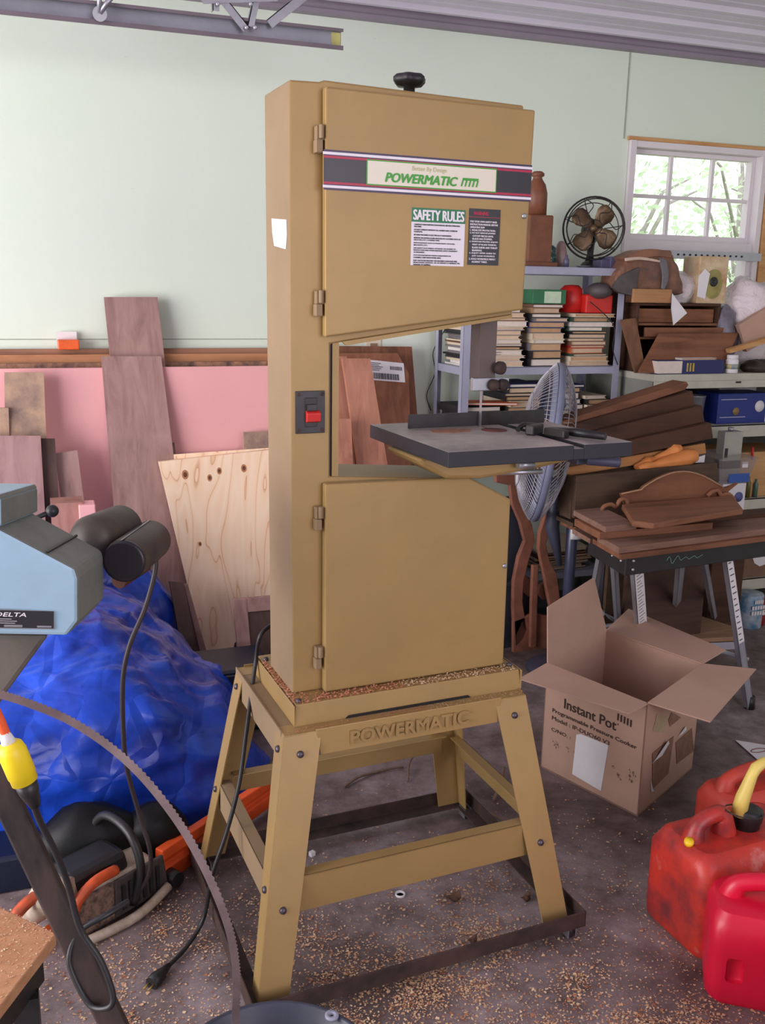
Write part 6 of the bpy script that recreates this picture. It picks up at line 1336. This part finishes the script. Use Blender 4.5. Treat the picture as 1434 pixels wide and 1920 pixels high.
# printed card and litter on the floor
q = [P(1378, 1388, z=.004), P(1450, 1400, z=.004), P(1470, 1455, z=.004), P(1420, 1425, z=.004)]
cdm = MB().prism(q, (0, 0, .0015)); single('printed_card', cdm, WHITE, 'white printed card lying on the floor beyond the fuel cans', 'card')
co_ = COL.objects[-1]
rg = MB(); c_ = P(1422, 1407, z=.0062)-co_.location; rg.tube([c_+Vector((.03*math.cos(t*.314), .012*math.sin(t*.314), 0)) for t in range(20)], .0015, 5, closed=True)
build('oval_print', rg, paint('brown_ink', rgb(120, 70, 66), .8, 0, 0, 5, 0), co_)
def twig(pts, r, label):
    single('twig', MB().tube(smooth_path([P(x, y, z=z) for x, y, z in pts], 6), r, 6), paint('dry_twig', rgb(128, 104, 88), .9, 0, .2, 30, .1), label, 'twig', 'twigs and leaves on the floor under the saw')
twig([(645, 1475, .006), (672, 1457, .012), (700, 1449, .006), (738, 1440, .01), (755, 1438, .006)], .004, 'long pale twig on the floor behind the saw stand')
twig([(765, 1465, .006), (768, 1430, .02), (785, 1405, .02)], .003, 'thin curved stalk right of the long twig')
twig([(880, 1500, .006), (910, 1520, .01), (940, 1535, .006)], .003, 'thin straw stalk beside the rear caster')
twig([(925, 1500, .006), (938, 1470, .02), (945, 1440, .02)], .005, 'dark crooked twig just right of the rear saw leg')
q = P(709, 1514, z=.003); single('nail', MB().cyl(P(695, 1514, z=.004), P(724, 1513, z=.004), .003, 8), ALU, 'shiny metal pin lying on the floor inside the dolly frame', 'pin')
q = P(750, 1679, z=0); single('bottle_ring', MB().lathe([(.010, 0), (.013, 0), (.013, .006), (.010, .006), (.010, 0)], (q.x, q.y, .0005), (0, 0, 1), 20), WHITE, 'tiny white plastic ring on the shavings under the front rail', 'ring')
q = P(585, 1604, z=0); single('plaster_chip', MB().box((q.x, q.y, .006), (.014, .012, .012), .4), WHITE, 'small pale chip beside the rear dolly rail', 'chip')
def leaf(px_a, py_a, s, label):
    q = P(px_a, py_a, z=.004); single('dry_leaf', MB().grid(6, 4, lambda u, v: Vector((q.x+(u-.5)*s*2, q.y+(v-.5)*s*math.sin(math.pi*min(max(u, .05), .95))*1.6, .003+.02*abs(v-.5)+.008*math.sin(u*5+v*3)+.006))), paint('dry_leaf', rgb(112, 82, 66), .9, 0, .2, 30, .2), label, 'leaf', solid=.0008)
leaf(850, 1690, .02, 'curled brown leaf on the floor between the stand legs'); leaf(885, 1770, .012, 'small dark leaf near the front dolly rail'); leaf(985, 1690, .014, 'brown leaf beside the right dolly rail')

# ------------------------------------------------------------------ garage door track under the ceiling
tk0 = P(-80, 30, Y=3.4); tk1 = P(641, 75, Y=3.4); zt = tk1.z
tk = root('garage_door_track', ((tk0.x+tk1.x)/2, 3.4, zt-.03), 'galvanised garage door track hanging under the ceiling', 'door track')
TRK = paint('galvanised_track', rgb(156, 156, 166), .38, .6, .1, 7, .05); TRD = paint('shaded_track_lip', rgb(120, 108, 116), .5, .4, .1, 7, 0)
build('channel', MB().b2(tk0.x-1.2, tk1.x, 3.412, 3.415, zt-.028, zt+.028).b2(tk0.x-1.2, tk1.x, 3.385, 3.412, zt-.030, zt-.026).b2(tk0.x-1.2, tk1.x, 3.385, 3.412, zt+.026, zt+.030), TRK, tk)
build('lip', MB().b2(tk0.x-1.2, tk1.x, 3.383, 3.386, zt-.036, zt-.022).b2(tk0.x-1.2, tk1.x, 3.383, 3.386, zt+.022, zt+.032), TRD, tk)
build('end_tab', MB().b2(tk1.x-.035, tk1.x-.003, 3.4095, 3.4119, zt-.024, zt+.024), paint('yellowed_tab', rgb(196, 190, 120), .6, 0, .1, 20, 0), tk)
def strap(px0, px1, w_, th=.003, Y0=3.38, Y1=3.38):
    a = P(*px0, Y=Y0); b = P(*px1, Y=Y1); d = (b-a).normalized()
    if px1[1] < -10: b = a+d*((CZ-.005-a.z)/d.z)
    if px0[1] < -10: a = b-d*((CZ-.005-b.z)/-d.z)
    d = (b-a).normalized(); s = d.cross(Vector((0, 1, 0))).normalized()
    m = MB().prism([a+s*w_/2, a-s*w_/2, b-s*w_/2, b+s*w_/2], (0, th, 0)).prism([a+s*w_/2, a+s*(w_/2-.003), b+s*(w_/2-.003), b+s*w_/2], (0, .025, 0)); return build('hanger_strap', m, STEEL, tk)
strap((398, -25), (462, 55), .026); strap((470, 50), (486, -25), .022); strap((505, 45), (610, -40), .030)
strap((380, 2), (520, -3), .016, .003, 3.375, 3.375)
strap((405, 20), (404, -25), .022)
rl_ = P(190, 14, Y=3.37)
rr_ = root('track_roller', (rl_.x, 3.38, rl_.z-.03), 'small steel roller bracket riding on the garage door track', 'roller')
build('wheel', MB().cyl(P(187, 26, Y=3.382), P(187, 26, Y=3.36), .022, 24), STEEL, rr_); build('bracket', MB().tube([P(187, 24, Y=3.36), P(200, 6, Y=3.35), P(222, -20, Y=3.34)], .008, 8).tube([P(187, 24, Y=3.36), P(185, -20, Y=3.34)], .008, 8), STEEL, rr_)
for px_a in (462, 408, 470, 478): 
    c = P(px_a, 52 if px_a > 450 and px_a != 470 else 8, Y=3.37); build('bolt', MB().lathe([(.007, 0), (.007, .004), (.004, .008)], c, (0, -1, 0), 10), ALU, tk)
# small wall speckles: nail heads and scuffs near the shelf
wr = smooth_path([P(808, 770, Y=3.98), P(800, 740, Y=3.98), P(815, 700, Y=3.97), P(812, 660, Y=3.97), P(830, 625, Y=3.95), P(838, 610, Y=3.94)], 5)
single('hanging_wire', MB().tube(wr, .002, 6), INK, 'thin black wire hanging on the wall left of the shelving', 'wire')
